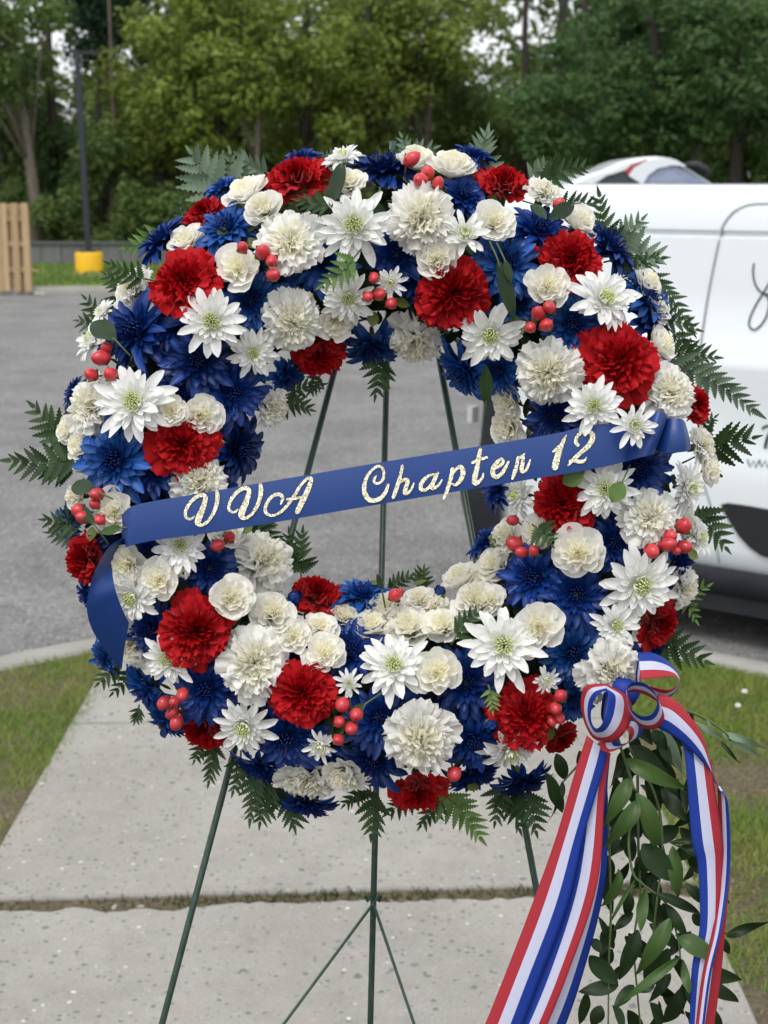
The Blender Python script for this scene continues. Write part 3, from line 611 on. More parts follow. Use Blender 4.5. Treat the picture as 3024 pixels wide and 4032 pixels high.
# ------------------------------------------------------------------ easel and foam ring
RC = (825, 1033)                                        # ring centre in overview coordinates
RCL = L(*RC); RR, RA, RH = 0.235, 0.088, 0.080
def WP(v): return WM @ Vector(v)
easel = thing('easel', 'dark green wire easel with three legs holding the wreath', 'easel', Matrix.Translation((0, 1.5, 0)))
EI = easel.matrix_world.inverted()
def leg_to_ground(a, b):
    a, b = WP(a), WP(b); d = b - a; return a, a + d * ((0.0 - a.z) / d.z)
def rod(name, P, r, n=8):
    mb = MB(); mb.tube([EI @ Vector(p) for p in P], r, n); return put(name, mb.mesh(name, M_metal), easel)
ap = L(858, 300, -.062)
for a, b in [((858 - 6, 310), (350, 2212)), ((858 + 6, 310), (1212, 2212))]:
    A, B = leg_to_ground(L(*a, -.062), L(*b, -.062))
    lg = rod('leg', [A, B], .0036); mb = MB(); mb.tube([EI @ (B + (A - B).normalized() * .03), EI @ B], .0055, 8); put('rubber_foot', mb.mesh('rubber_foot', M_blackpl), lg)
def at_depth(px, py, d): return CAM + ray(px * U, py * U) * d
Bt = at_depth(800, 2212, 1.80); At = WP(ap + Vector((-.005, 0, -.01)))
dd = Bt - At; foot = At + dd * (-At.z / dd.z); rod('leg', [At, foot], .0036)
def on_back(py):                                          # point of the back leg at image height py
    best = min((abs(((At + dd * k) - CAM).dot(UPV) / ((At + dd * k) - CAM).dot(FWD) - (2016 - py * U) / FPX), k) for k in [i / 500 for i in range(700)]); return At + dd * best[1]
J = on_back(1948)
lw = at_depth(612, 2212, 1.74); rw = at_depth(895, 2212, 1.74)
for q_, sgn in ((lw, 1), (rw, -1)):
    hook = [J + RIGHT * (.006 * sgn) + UPV * .001 - FWD * .004, J + RIGHT * (.009 * sgn) + UPV * .007 - FWD * .004, J + RIGHT * (.006 * sgn) + UPV * .008 - FWD * .007, J - FWD * .007]
    e = q_ + (q_ - J) * .75
    rod('brace_wire', catmull(hook, 5) + [J.lerp(e, .5) - FWD * .003, e], .0018, 6)
rod('hook', [WP(L(840, 560, -.07)), WP(L(842, 575, -.02)), WP(L(842, 560, -.01))], .0028, 6)
A1 = WP(L(690, 905, -.062)) ; B1 = WP(L(985, 905, -.062))

ring = thing('foam_ring', 'dark green wet foam ring that carries the flowers', 'wreath ring', WM @ Matrix.Translation(RCL))
mb = MB(); rows = []
rg = random.Random(3)
for i in range(73):
    a = 2 * math.pi * i / 72; rows.append([((RR + .058 * math.cos(b)) * math.cos(a), (RR + .058 * math.cos(b)) * math.sin(a), .040 * math.sin(b) - .005) for b in [2 * math.pi * k / 20 for k in range(21)]])
mb.grid(rows, flip=True); put('foam', mb.mesh('foam', M_foam), ring)
mb = MB(); mb.tube([((RR) * math.cos(2 * math.pi * i / 60), RR * math.sin(2 * math.pi * i / 60), -.05) for i in range(61)], .0045, 8); put('wire_frame', mb.mesh('wire_frame', M_metal), ring)

# ------------------------------------------------------------------ flower prototypes (unit radius, facing +z)
def bez(P0, P1, P2, s): return ((1 - s) ** 2 * P0[0] + 2 * s * (1 - s) * P1[0] + s * s * P2[0], (1 - s) ** 2 * P0[1] + 2 * s * (1 - s) * P1[1] + s * s * P2[1])
def bezd(P0, P1, P2, s): return (2 * (1 - s) * (P1[0] - P0[0]) + 2 * s * (P2[0] - P1[0]), 2 * (1 - s) * (P1[1] - P0[1]) + 2 * s * (P2[1] - P1[1]))
def fan(r, P0, P1, P2, half, ruff, serr, kf=3.2, ns=8, nt=21):
    ph, ph2, k = r.uniform(0, 6.3), r.uniform(0, 6.3), kf * r.uniform(.8, 1.25)
    tw = r.uniform(-.12, .12); G = []
    zz = [r.uniform(0, 1) * (1 if j % 2 else .25) for j in range(nt)]
    for i in range(ns):
        s0 = i / (ns - 1); row = []
        for j in range(nt):
            t = -1 + 2 * j / (nt - 1)
            s = s0 * (1 - .16 * abs(t) ** 3 - serr * zz[j] * s0 ** 3)
            rho, h = bez(P0, P1, P2, s); dr, dh = bezd(P0, P1, P2, s); l = math.hypot(dr, dh) + 1e-6
            nr, nh = -dh / l, dr / l
            D = ruff * s0 ** 1.6 * (math.sin(k * math.pi * t / 1.6 + ph) + .55 * math.sin(2.3 * k * t + ph2) + .35 * math.sin(4.7 * k * t + ph))
            ph_ = t * half * (1.25 - .25 * s0) + tw * s0 + ruff * .9 * s0 * math.sin(k * 1.7 * t + ph2)
            rho2 = max(.01, rho + nr * D)
            row.append((rho2 * math.cos(ph_), rho2 * math.sin(ph_), h + nh * D))
        G.append(row)
    return G
def ray_petal(r, P0, P1, P2, W, cup=.45, ns=8, nt=5, tip=.6, side=.0):
    G = []; tw = r.uniform(-.35, .35); sd = r.uniform(-.10, .10)
    for i in range(ns):
        s = min(.995, i / (ns - 1)); rho, h = bez(P0, P1, P2, s); dr, dh = bezd(P0, P1, P2, s); l = math.hypot(dr, dh) + 1e-6; nr, nh = -dh / l, dr / l
        wd = W * min(1, .38 + 1.35 * s); 
        if s > tip: wd *= math.sqrt(max(0, 1 - ((s - tip) / (1 - tip)) ** 2.2))
        row = []
        for j in range(nt):
            t = -1 + 2 * j / (nt - 1); c = cup * wd * (t * t) + (.10 * wd * math.cos(3 * math.pi * t / 2) ) ; y = t * wd
            y2 = y * math.cos(tw * s) - c * math.sin(tw * s); c2 = y * math.sin(tw * s) + c * math.cos(tw * s)
            row.append((rho + nr * c2, y2 + sd * s * s, h + nh * c2))
        G.append(row)
    return G
def rotz(G, a): c, s = math.cos(a), math.sin(a); return [[(x * c - y * s, x * s + y * c, z) for x, y, z in row] for row in G]
class Proto:
    def __init__(self): self.parts = []                 # (name, mesh, angle about the flower's axis, tilt)
CARN = [(7, (.05, -.30), (.38, .10), (1.0, .00), .62, .075, .10, 1), (8, (.05, -.25), (.30, .22), (.90, .20), .58, .09, .11, 1),
        (9, (.04, -.1), (.25, .30), (.73, .36), .56, .095, .10, 0), (9, (.03, 0), (.18, .36), (.54, .47), .62, .105, .11, 0), (8, (.02, .1), (.10, .40), (.35, .55), .8, .10, .08, 0), (6, (.01, .15), (.05, .42), (.17, .59), 1.2, .085, .08, 0)]
SPRAY = [(5, (.05, -.35), (.55, -.08), (1.0, .14), .74, .05, .03, 1), (5, (.05, -.3), (.5, .0), (.86, .34), .72, .06, .03, 1),
         (6, (.04, -.2), (.38, .12), (.64, .48), .66, .075, .04, 0), (6, (.03, -.1), (.24, .2), (.43, .56), .66, .08, .04, 0), (5, (.02, 0), (.12, .28), (.24, .60), .8, .07, .04, 0), (4, (.01, .1), (.04, .3), (.11, .62), 1.2, .05, .04, 0)]
def carnation(seed, layers, mo, mi, kf, calyx=True):
    r = random.Random(seed); p = Proto(); inner = MB()
    for li, (n, P0, P1, P2, half, ruff, serr, sep) in enumerate(layers):
        a0 = r.uniform(0, 6.3)
        for i in range(n):
            a = a0 + 2 * math.pi * i / n + r.uniform(-.18, .18); k = r.uniform(.88, 1.1)
            Q2 = (P2[0] * k, P2[1] + r.uniform(-.08, .08)); Q1 = (P1[0], P1[1] + r.uniform(-.05, .05))
            G = fan(r, P0, Q1, Q2, half * r.uniform(.85, 1.15), ruff, serr, kf)
            if sep: m = MB(); m.grid(G); p.parts.append(('petal', m.mesh('petal', mo), a))
            else: inner.grid(rotz(G, a), 0 if li < 3 else 1)
    p.parts.append(('ruffled_centre', inner.mesh('ruffled_centre', [mo, mi]), 0))
    m = MB(); m.tube([(0, 0, -.75), (0, 0, -.62), (0, 0, -.3), (0, 0, -.12)], [.05, .15, .17, .24], 8); p.parts.append(('calyx', m.mesh('calyx', M_sepal), 0))
    return p
MUM = [(13, (.12, -.12), (.5, .10), (1.0, -.05), .135, 1, 0), (13, (.11, -.06), (.45, .16), (.86, .13), .125, 1, 0), (14, (.10, 0), (.38, .15), (.66, .26), .105, 0, 0),
       (13, (.09, .03), (.33, .12), (.46, .36), .078, 0, 0), (11, (.07, .08), (.27, .18), (.28, .42), .055, 0, 1)]
BMUM = [(15, (.12, -.15), (.55, .10), (1.0, -.18), .125, 1, 0), (16, (.11, -.06), (.48, .18), (.90, .05), .12, 1, 0), (17, (.10, 0), (.40, .20), (.74, .22), .105, 0, 0),
        (15, (.09, .03), (.33, .18), (.52, .34), .08, 0, 0), (13, (.07, .08), (.25, .2), (.33, .42), .06, 0, 1)]
BUTT = [(11, (.18, -.05), (.55, .10), (1.0, .12), .12, 1, 0), (11, (.16, 0), (.42, .05), (.66, .30), .10, 1, 0), (12, (.14, .05), (.42, .10), (.42, .42), .085, 0, 0), (11, (.1, .1), (.34, .2), (.26, .5), .07, 0, 1), (8, (.06, .15), (.22, .3), (.12, .54), .06, 0, 1)]
def mum(seed, layers, mo, mi, mc, tip=.55, cup=.45, pts=26, droop=0.0):
    r = random.Random(seed); p = Proto(); inner = MB()
    for li, (n, P0, P1, P2, W, sep, c) in enumerate(layers):
        a0 = r.uniform(0, 6.3)
        for i in range(n):
            a = a0 + 2 * math.pi * i / n + r.uniform(-.12, .12); k = r.uniform(.84, 1.10)
            Q2 = (P2[0] * k, P2[1] + r.uniform(-.09, .09) - (droop if li < 2 else 0)); Q1 = (P1[0] * r.uniform(.9, 1.1), P1[1] + r.uniform(-.04, .05))
            G = ray_petal(r, P0, Q1, Q2, W * r.uniform(.85, 1.15), cup, tip=tip)
            if sep: m = MB(); m.grid(G); p.parts.append(('petal', m.mesh('petal', mo), a))
            else: inner.grid(rotz(G, a), 1 if c else 0)
    for i in range(pts):
        rr = .20 * math.sqrt((i + .5) / pts); a = i * 2.39996; z = .30 + .10 * (1 - (rr / .2) ** 2) + r.uniform(-.03, .03)
        c, s = math.cos(a), math.sin(a)
        inner.tube([(rr * c * .8, rr * s * .8, z - .2), (rr * c * 1.15, rr * s * 1.15, z - .04), (rr * c * .9, rr * s * .9, z + .02)], [.018, .024, .014], 5, 2)
    p.parts.append(('floret_centre', inner.mesh('floret_centre', [mo, mi, mc]), 0))
    m = MB(); m.tube([(0, 0, -.5), (0, 0, -.25), (0, 0, -.1)], [.05, .09, .22], 8); p.parts.append(('calyx', m.mesh('calyx', M_sepal), 0))
    return p
def bud(seed, mo):
    r = random.Random(seed); p = Proto()
    for k in range(12):
        rr, hh = (.55, .45) if k < 7 else (.35, .6)
        G = ray_petal(r, (.1, -.55), (1.25 * rr, -.1), (.28 * rr + .05, hh), .34, .3, tip=.7); m = MB(); m.grid(G); p.parts.append(('petal', m.mesh('petal', mo), k * 2.39996))
    m = MB(); m.tube([(0, 0, -1.1), (0, 0, -.7), (0, 0, -.3)], [.08, .2, .5], 8); p.parts.append(('calyx', m.mesh('calyx', M_sepal), 0)); return p
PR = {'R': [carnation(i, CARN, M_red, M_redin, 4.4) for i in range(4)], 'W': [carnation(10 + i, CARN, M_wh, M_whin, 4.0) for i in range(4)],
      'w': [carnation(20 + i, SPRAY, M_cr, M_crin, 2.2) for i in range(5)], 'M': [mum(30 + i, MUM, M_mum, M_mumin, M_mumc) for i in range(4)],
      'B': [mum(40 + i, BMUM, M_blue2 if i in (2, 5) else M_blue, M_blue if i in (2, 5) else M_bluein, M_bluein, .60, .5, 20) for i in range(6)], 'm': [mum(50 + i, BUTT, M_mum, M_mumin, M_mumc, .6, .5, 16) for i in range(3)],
      'b': [bud(60 + i, M_blue) for i in range(2)], 'v': [bud(70 + i, M_cr) for i in range(2)]}
NAME = {'R': 'red_carnation', 'W': 'white_carnation', 'w': 'spray_carnation', 'M': 'white_chrysanthemum', 'B': 'blue_chrysanthemum', 'm': 'button_chrysanthemum', 'b': 'blue_flower_bud', 'v': 'white_flower_bud'}
GRP = {'R': 'red carnations in the wreath', 'W': 'large white carnations in the wreath', 'w': 'small cream spray carnations in the wreath', 'M': 'white chrysanthemums in the wreath', 'B': 'blue chrysanthemums in the wreath', 'm': 'small button chrysanthemums in the wreath', 'b': 'blue buds in the wreath', 'v': 'white buds in the wreath'}
CATG = {'R': 'carnation', 'W': 'carnation', 'w': 'carnation', 'M': 'chrysanthemum', 'B': 'chrysanthemum', 'm': 'chrysanthemum', 'b': 'flower bud', 'v': 'flower bud'}
# kind, x, y, radius in overview units, height offset (mm), extra lean (right, up)
FL = [
 ('R',642,385,76,6),('R',1088,395,60,4),('R',440,460,52,-6),('R',398,608,84,10),('R',980,632,88,8),('R',1235,560,76,4),('R',1338,780,88,8),('R',690,768,64,-8,(0,-.35)),('R',395,958,76,4),('R',1503,872,48,-8),
 ('R',183,1207,60,4),('R',1217,1088,76,2),('R',422,1363,82,8),('R',684,1285,64,-6,(0,.3)),('R',652,1495,76,8),('R',1132,1543,76,6),('R',1425,1345,62,-2),('R',440,1570,64,-12),('R',903,1712,66,0),('R',1213,1597,44,-16),
 ('W',628,525,72,6),('W',912,475,77,8),('W',632,695,68,4),('W',893,738,60,-8,(0,-.35)),('W',1187,805,72,6),('W',1446,850,64,4),('W',284,622,54,0),('W',194,876,64,2),('W',588,880,46,-12,(.45,0)),('W',430,1042,60,-6),
 ('W',570,1212,72,2),('W',548,1432,76,8),('W',910,1592,78,8),('W',1402,1118,64,4),('W',1318,1447,72,34),('W',1176,414,50,0),('W',660,1688,66,2),('W',282,1392,58,-12),('W',1520,962,46,-6),('W',1482,1272,44,-10),
 ('w',528,409,48,6),('w',568,447,40,8),('w',400,518,42,4),('w',511,577,46,4),('w',755,392,36,6),('w',898,342,42,-4),('w',978,355,50,4),('w',1068,478,44,6),('w',942,557,44,8),('w',1256,476,44,0),('w',1184,617,44,6),('w',726,696,40,0),
 ('w',1430,743,40,4),('w',371,887,34,4),('w',436,897,42,2),('w',143,927,32,-4),('w',172,960,36,0),('w',1092,868,42,-4,(-.2,0)),('w',1092,925,44,-8,(-.2,0)),('w',246,1106,42,4),('w',163,1072,30,-6),('w',271,1221,42,6),('w',340,1253,42,6),
 ('w',500,1292,46,16),('w',590,1323,46,6),('w',634,1374,38,8),('w',701,1409,42,8),('w',692,1352,36,4),('w',744,1330,40,4),('w',802,1350,42,6),('w',833,1312,44,0),('w',882,1352,50,6),('w',957,1350,42,6),('w',934,1308,40,0),('w',992,1245,40,-4,(0,.25)),
 ('w',1066,1220,42,0),('w',1028,1296,46,4),('w',1038,1257,36,0),('w',944,1452,48,6),('w',1163,1353,48,8),('w',1248,1193,50,10),('w',1158,1149,36,0),('w',1090,1156,38,-4),('w',737,1674,38,-2),('w',1402,610,36,-8),('w',1424,668,32,-10),('w',1535,1015,34,-6),
 ('w',490,1147,40,-8),('w',1060,1295,34,2),('w',905,1290,36,-2),('w',1490,1140,34,-8),
 ('M',765,490,78,10),('M',459,695,72,10),('M',290,872,80,12),('M',1060,722,70,10),('M',1305,647,72,12),('M',752,643,56,4),('M',546,760,52,2),('M',1282,878,62,26),('M',1307,1056,64,8),('M',1486,1052,58,4),('M',388,1180,60,2),('M',285,1290,62,6,(-.2,-.3)),
 ('M',1381,1263,84,14),('M',1329,1350,50,10),('M',1087,1395,86,12),('M',851,1440,72,10),('M',528,1568,66,8),('M',364,1421,58,2),('M',1101,1618,60,4,(0,-.25)),('M',761,1685,44,0,(0,-.4)),('M',742,342,44,0),('M',200,735,50,-6),('M',1122,1070,52,-8,(-.4,0)),('M',1508,1160,42,-8),('M',222,675,32,-8),
 ('m',1004,505,50,10),('m',1370,918,46,46),('m',843,611,36,10),('m',753,1477,30,6),('m',692,1612,36,6,(0,-.2)),('m',1180,1470,30,6),
 ('B',825,365,68,2),('B',490,495,60,0),('B',350,518,54,0),('B',292,715,74,0),('B',375,700,55,-14),('B',543,648,58,-4),('B',428,782,62,-4),('B',503,850,62,-2),('B',516,970,62,-6),('B',250,995,72,4),('B',332,1015,52,-6),('B',1164,497,60,-2),('B',1094,572,62,-8),('B',1000,422,50,-6),
 ('B',1317,533,58,-2),('B',1396,642,62,0),('B',1404,697,54,-6),('B',1238,702,60,-6),('B',805,750,58,-10,(0,-.4)),('B',1003,803,62,-8,(-.2,-.2)),('B',1078,800,50,-4),('B',702,568,58,-14),('B',858,550,56,-14),('B',622,812,44,-14,(.2,-.3)),('B',1198,898,50,-10),('B',1378,1012,64,2),
 ('B',454,1228,54,-4),('B',322,1195,46,-10),('B',1152,1250,64,0),('B',1245,1285,64,-2),('B',1325,1172,54,-6),('B',1468,1223,50,-4),('B',1236,1410,58,-2),('B',782,1285,52,-6,(0,.3)),('B',757,1405,60,0),('B',447,1489,64,-2),('B',320,1488,62,-4),('B',620,1592,66,0),('B',817,1552,62,-4),('B',1008,1475,62,-6),
 ('B',1020,1600,54,-4),('B',808,1640,62,-8),('B',562,1660,50,-12),('B',360,1555,44,-10),('B',1022,1675,52,-8),('B',1130,1690,48,-12),('B',331,1362,54,-8),('B',1238,1514,46,-8),('B',149,1125,36,-10),('B',480,405,34,-10),('B',664,1738,48,-16,(0,-.3)),('B',1022,335,36,-8),('B',650,345,40,-16),('B',1440,800,38,-14),
 ('B',190,1285,34,-14),('B',226,1420,34,-16),('B',1070,1060,38,-16,(-.5,0)),('B',1048,1172,38,-14,(-.4,.2)),('B',560,555,48,-18),('B',900,600,46,-20),('B',640,1415,36,-8),('B',700,1660,48,-14),('B',930,1500,50,-18),('B',1200,960,50,-18),('B',250,1160,40,-18),('B',1290,1450,46,-16),('B',470,1060,44,-18),('B',160,850,34,-18),('B',600,610,44,-20),('B',1120,660,46,-18),
 ('B',405,845,58,-12),('B',440,560,40,-20),('B',1300,950,50,-20),('B',1415,1400,40,-18),('B',505,640,50,-10),
 ('b',637,1292,30,6),('b',1062,1568,28,4),('b',950,1277,22,4),('b',1372,1398,20,6),('b',1100,1515,18,-6),('v',398,1238,24,4),('v',172,1010,24,0)]
def surf(x, y, dz=0.0):
    wz = 0.03
    for _ in range(3):
        p = L(x, y, wz) - RCL; rho = math.hypot(p.x, p.y); t = max(-.97, min(.97, (rho - RR) / RA)); wz = RH * math.sqrt(1 - t * t) + dz
    p = L(x, y, wz); d = Vector((p.x - RCL.x, p.y - RCL.y, 0)).normalized()
    return p, (d * t * .95 + Vector((0, 0, math.sqrt(1 - t * t)))).normalized(), t
rf = random.Random(21); PLACED = []
for k, f in enumerate(FL):
    kind, x, y, r, dz = f[:5]; lean = f[5] if len(f) > 5 else (0, 0)
    p, n, t = surf(x, y, dz / 1000 + {'B': -.008, 'w': .006, 'W': .004, 'M': .008, 'm': .010, 'R': -.001}.get(kind, 0))
    face_w = .42 if kind in 'RWwMm' else .25
    n = (n + Vector((lean[0], lean[1], face_w)) + Vector((rf.gauss(0, .09), rf.gauss(0, .09) + .06, 0))).normalized()
    size = r * (DC - p.z) / (FPX / U) * {'R': 1.08, 'W': 1.14, 'w': 1.16, 'M': 1.12, 'B': 1.42, 'm': 1.15}.get(kind, 1.1)
    depth = {'R': .30, 'W': .30, 'w': .30, 'M': .12, 'B': .15, 'm': .2, 'b': .0, 'v': .0}[kind]
    q_ = p - n * size * depth * .6
    M = WM @ frame(q_, n, Vector((math.cos(k * 2.4), math.sin(k * 2.4), 0)), size)
    e = thing(NAME[kind], None, CATG[kind], M, GRP[kind])
    pr = PR[kind][rf.randrange(len(PR[kind]))]
    M_ = Matrix.Diagonal((1, 1, rf.uniform(.85, 1.25), 1)) if kind in 'RWwM' else Matrix.Identity(4)
    for nm, me, a in pr.parts:
        if nm == 'petal': put(nm, me, e, M_ @ Matrix.Rotation(a + rf.gauss(0, .05), 4, 'Z') @ Matrix.Rotation(rf.gauss(0, .10 if kind in 'RWw' else .14), 4, 'Y') @ Matrix.Rotation(rf.gauss(0, .10), 4, 'X') @ Matrix.Scale(rf.uniform(.9, 1.1), 4))
        else: put(nm, me, e, M_)
    PLACED.append((e, kind, x, y, r))
# labels: look and size first, then ring zone, clock position and neighbour
NUM = ['twelve', 'one', 'two', 'three', 'four', 'five', 'six', 'seven', 'eight', 'nine', 'ten', 'eleven']
def clock(x, y):
    a = math.degrees(math.atan2(x - RC[0], RC[1] - y)) % 360; h = int((a + 7.5) // 15) % 24
    return (NUM[h // 2] + " o'clock") if h % 2 == 0 else ('half past ' + NUM[h // 2])
def zone(x, y):
    d = math.hypot(x - RC[0], y - RC[1]); return 'inner edge' if d < 375 else ('outer edge' if d > 590 else ('inner half' if d < 480 else 'outer half'))
def size_word(kind, r):
    if kind in 'bv': return 'small'
    lo, hi = {'R': (58, 74), 'W': (58, 71), 'w': (38, 46), 'M': (52, 69), 'B': (46, 60), 'm': (34, 44)}[kind]
    return 'small' if r < lo else ('large' if r > hi else 'medium')
KW = {'R': 'red carnation', 'W': 'white carnation', 'w': 'cream spray carnation', 'M': 'white chrysanthemum', 'B': 'blue chrysanthemum', 'm': 'button chrysanthemum', 'b': 'closed blue bud', 'v': 'closed white bud'}
SHORT = {'R': 'red carnation', 'W': 'white carnation', 'w': 'spray carnation', 'M': 'white chrysanthemum', 'B': 'blue chrysanthemum', 'm': 'button chrysanthemum', 'b': 'blue bud', 'v': 'white bud'}
used = set()
def direction(dx, dy): return ('right of' if dx > 0 else 'left of') if abs(dx) > abs(dy) else ('below' if dy > 0 else 'above')
for e, kind, x, y, r in PLACED:
    nb = sorted((math.hypot(x - a, y - b), k2, x - a, y - b) for (_, k2, a, b, _) in PLACED if (a, b) != (x, y))
    nb = [v for v in nb if v[1] != kind]
    head = f"{size_word(kind, r)} {KW[kind]}, {zone(x, y)} of wreath at {clock(x, y)}"
    for v in nb:
        lab = f"{head}, {direction(v[2], v[3])} {SHORT[v[1]]}"
        if lab not in used: break
    used.add(lab); e['label'] = lab

# ------------------------------------------------------------------ berries
def sphere_berry():
    V, F = ball(14, 10); V = [(x, y, z * 1.12 + (.10 * max(0, z) ** 6)) for x, y, z in V]; return mk('berry', V, F, M_berry)
ME_berry = sphere_berry(); mb = MB(); mb.tube([(0, 0, 1.12), (0, 0, 1.26), (0, 0, 1.33)], [.12, .06, .02], 6); ME_tip = mb.mesh('tip', M_tip)
def leafmesh(name, m, ln=1.0, wd=.3, fold=.12, curl=.2, ns=10, nt=5, shape=1.0, twist=0.0, acute=False):
    mb = MB(); G = []
    for i in range(ns):
        s = i / (ns - 1); wv = wd * (max(0, math.sin(math.pi * min(1, s ** shape * .96 + .02)))) ** .85 * .5
        if acute: wv = wd * .5 * 1.95 * max(0, s + .01) ** .72 * max(0, 1 - s) ** .95
        row = []
        for j in range(nt):
            t = -1 + 2 * j / (nt - 1); ct, st_ = math.cos(twist * (s - .4)), math.sin(twist * (s - .4)); row.append((s * ln, t * wv * ct, t * wv * st_ - curl * (s - .3) ** 2 * ln + fold * abs(t) * wv + .02 * math.sin(9 * s) * abs(t)))
        G.append(row)
    mb.grid(G); return mb.mesh(name, m)
ME_sep = leafmesh('sepal', M_sepal, 1, .75, .3, -.35, 6, 5)
BER = [
 ([(568,545,18),(587,563,14),(590,594,15)], "three berries in the upper left half, left of large white carnation", 'three coral berries tucked against a white carnation, upper left of the wreath'),
 ([(524,535,13)], '', 'single coral berry under a blue flower, upper left of the wreath'),
 ([(889,344,17),(923,376,16),(909,389,16),(946,397,14)], '', 'four coral berries at the top of the wreath above a white carnation'),
 ([(819,636,14),(845,655,14),(795,641,12),(808,600,12)], '', 'four shaded coral berries on the inner top edge beside a button chrysanthemum'),
 ([(1207,441,13),(1216,463,9)], '', 'pair of coral berries on the outer rim, upper right by the van roof'),
 ([(1163,677,17),(1187,664,15),(1180,702,15),(1146,707,13)], '', 'four coral berries in the upper right half, below a cream spray carnation'),
 ([(219,773,18),(230,751,13),(198,810,15),(239,809,15)], '', 'four coral berries on the left rim above a large white chrysanthemum'),
 ([(171,1103,16),(182,1117,15),(210,1067,14),(205,1089,12),(216,1123,12)], '', 'five coral berries on the left rim above a red carnation'),
 ([(1112,1175,18),(1127,1193,12),(1108,1124,12),(1153,1190,12)], '', 'four coral berries on the inner right edge below the banner'),
 ([(1477,1136,18),(1448,1156,13),(1441,1176,17),(1478,1181,16),(1460,1190,10),(1407,1190,16)], '', 'six coral berries on the right rim beside a white carnation'),
 ([(355,1518,14),(378,1514,12),(394,1500,14),(373,1539,14),(382,1561,15)], '', 'five coral berries at lower left above a half-hidden red carnation'),
 ([(740,1522,17),(770,1542,16),(733,1559,13),(759,1573,15),(731,1598,13)], '', 'five coral berries at the bottom right of a red carnation'),
 ([(981,1672,16)], '', 'single coral berry at the bottom edge of the wreath'),
 ([(853,1286,15),(864,1280,9)], '', 'pair of coral berries on the inner bottom edge by the easel leg'),
 ([(1211,1503,14),(1200,1530,14),(1191,1558,11),(1208,1551,12)], '', 'four coral berries between a red carnation and the striped bow'),
 ([(496,1160,13),(470,1178,14)], '', 'pair of coral berries on the inner left edge under the banner')]
rb = random.Random(31); blue_nr = 0
for cl, _, lab in BER:
    cx = sum(c[0] for c in cl) / len(cl); cy = sum(c[1] for c in cl) / len(cl); p0, n0, _t = surf(cx, cy, -.01)
    e = thing('berry_sprig', lab, 'berries', WM @ Matrix.Translation(p0), 'coral hypericum berries in the wreath')
    stem = MB()
    for (x, y, r) in cl:
        p, n, t = surf(x, y, .026 + rb.uniform(0, .006)); size = r * (DC - p.z) / (FPX / U)
        n = (n + Vector((rb.gauss(0, .35), rb.gauss(0, .35), .35))).normalized()
        B = put('berry', ME_berry, e, Matrix.Translation(-p0) @ frame(p, n, Vector((rb.uniform(-1, 1), rb.uniform(-1, 1), 0)), size) @ Matrix.Diagonal((rb.uniform(.88, 1.04), rb.uniform(.92, 1.06), rb.uniform(.95, 1.22), 1))); put('tip', ME_tip, B)
        for k in range(4):
            put('sepal', ME_sep, e, Matrix.Translation(-p0) @ frame(p - n * size * .85, n, Vector((1, .3, 0)), size) @ Matrix.Rotation(k * 1.57 + .4, 4, 'Z') @ Matrix.Rotation(-.25, 4, 'Y') @ Matrix.Scale(1.35, 4))
        stem.tube([p - p0 - n * size * .8, (p - p0) * .6 - n * size * 2, (p - p0) * .2 - n0 * .03], .0011, 5)
    for k in range(3):
        a = rb.uniform(0, 6.3); put('leaf', ME_sep, e, Matrix.Translation((.018 * math.cos(a), .018 * math.sin(a), -.006)) @ frame((0, 0, 0), (n0 + Vector((rb.gauss(0, .3), rb.gauss(0, .3), .2))).normalized(), Vector((math.cos(a), math.sin(a), 0)), .016))
    put('stem', stem.mesh('stem', M_stem), e)

# ------------------------------------------------------------------ fern fronds
def pinna(seed, m):
    r = random.Random(seed); n = 8; V = []; F = []; curl = r.uniform(-.12, .10)
    xs = []
    for i in range(n):
        s = i / n; s2 = (i + .62) / n; wv = .225 * (1 - s) ** .7 * min(1, .55 + 2.2 * s); w2 = .225 * (1 - s2) ** .7 * min(1, .55 + 2.2 * s2) * 1.28 + .008
        xs += [(s, wv * .72), (s2, w2)]
    xs.append((1.0, .002))
    for s, wv in xs:
        z = curl * s * s
        V += [(s, wv, z + .05 * wv / .16), (s, 0, z - .012), (s, -wv, z + .05 * wv / .16)]
    for i in range(len(xs) - 1):
        a = 3 * i; F += [(a, a + 1, a + 4, a + 3), (a + 1, a + 2, a + 5, a + 4)]
    return mk('leaflet', V, F, m)
PIN = {k: [pinna(s, m) for s in range(3)] for k, m in (('d', M_fern), ('p', M_fernp), ('y', M_fernl))}
rr_ = random.Random(77)
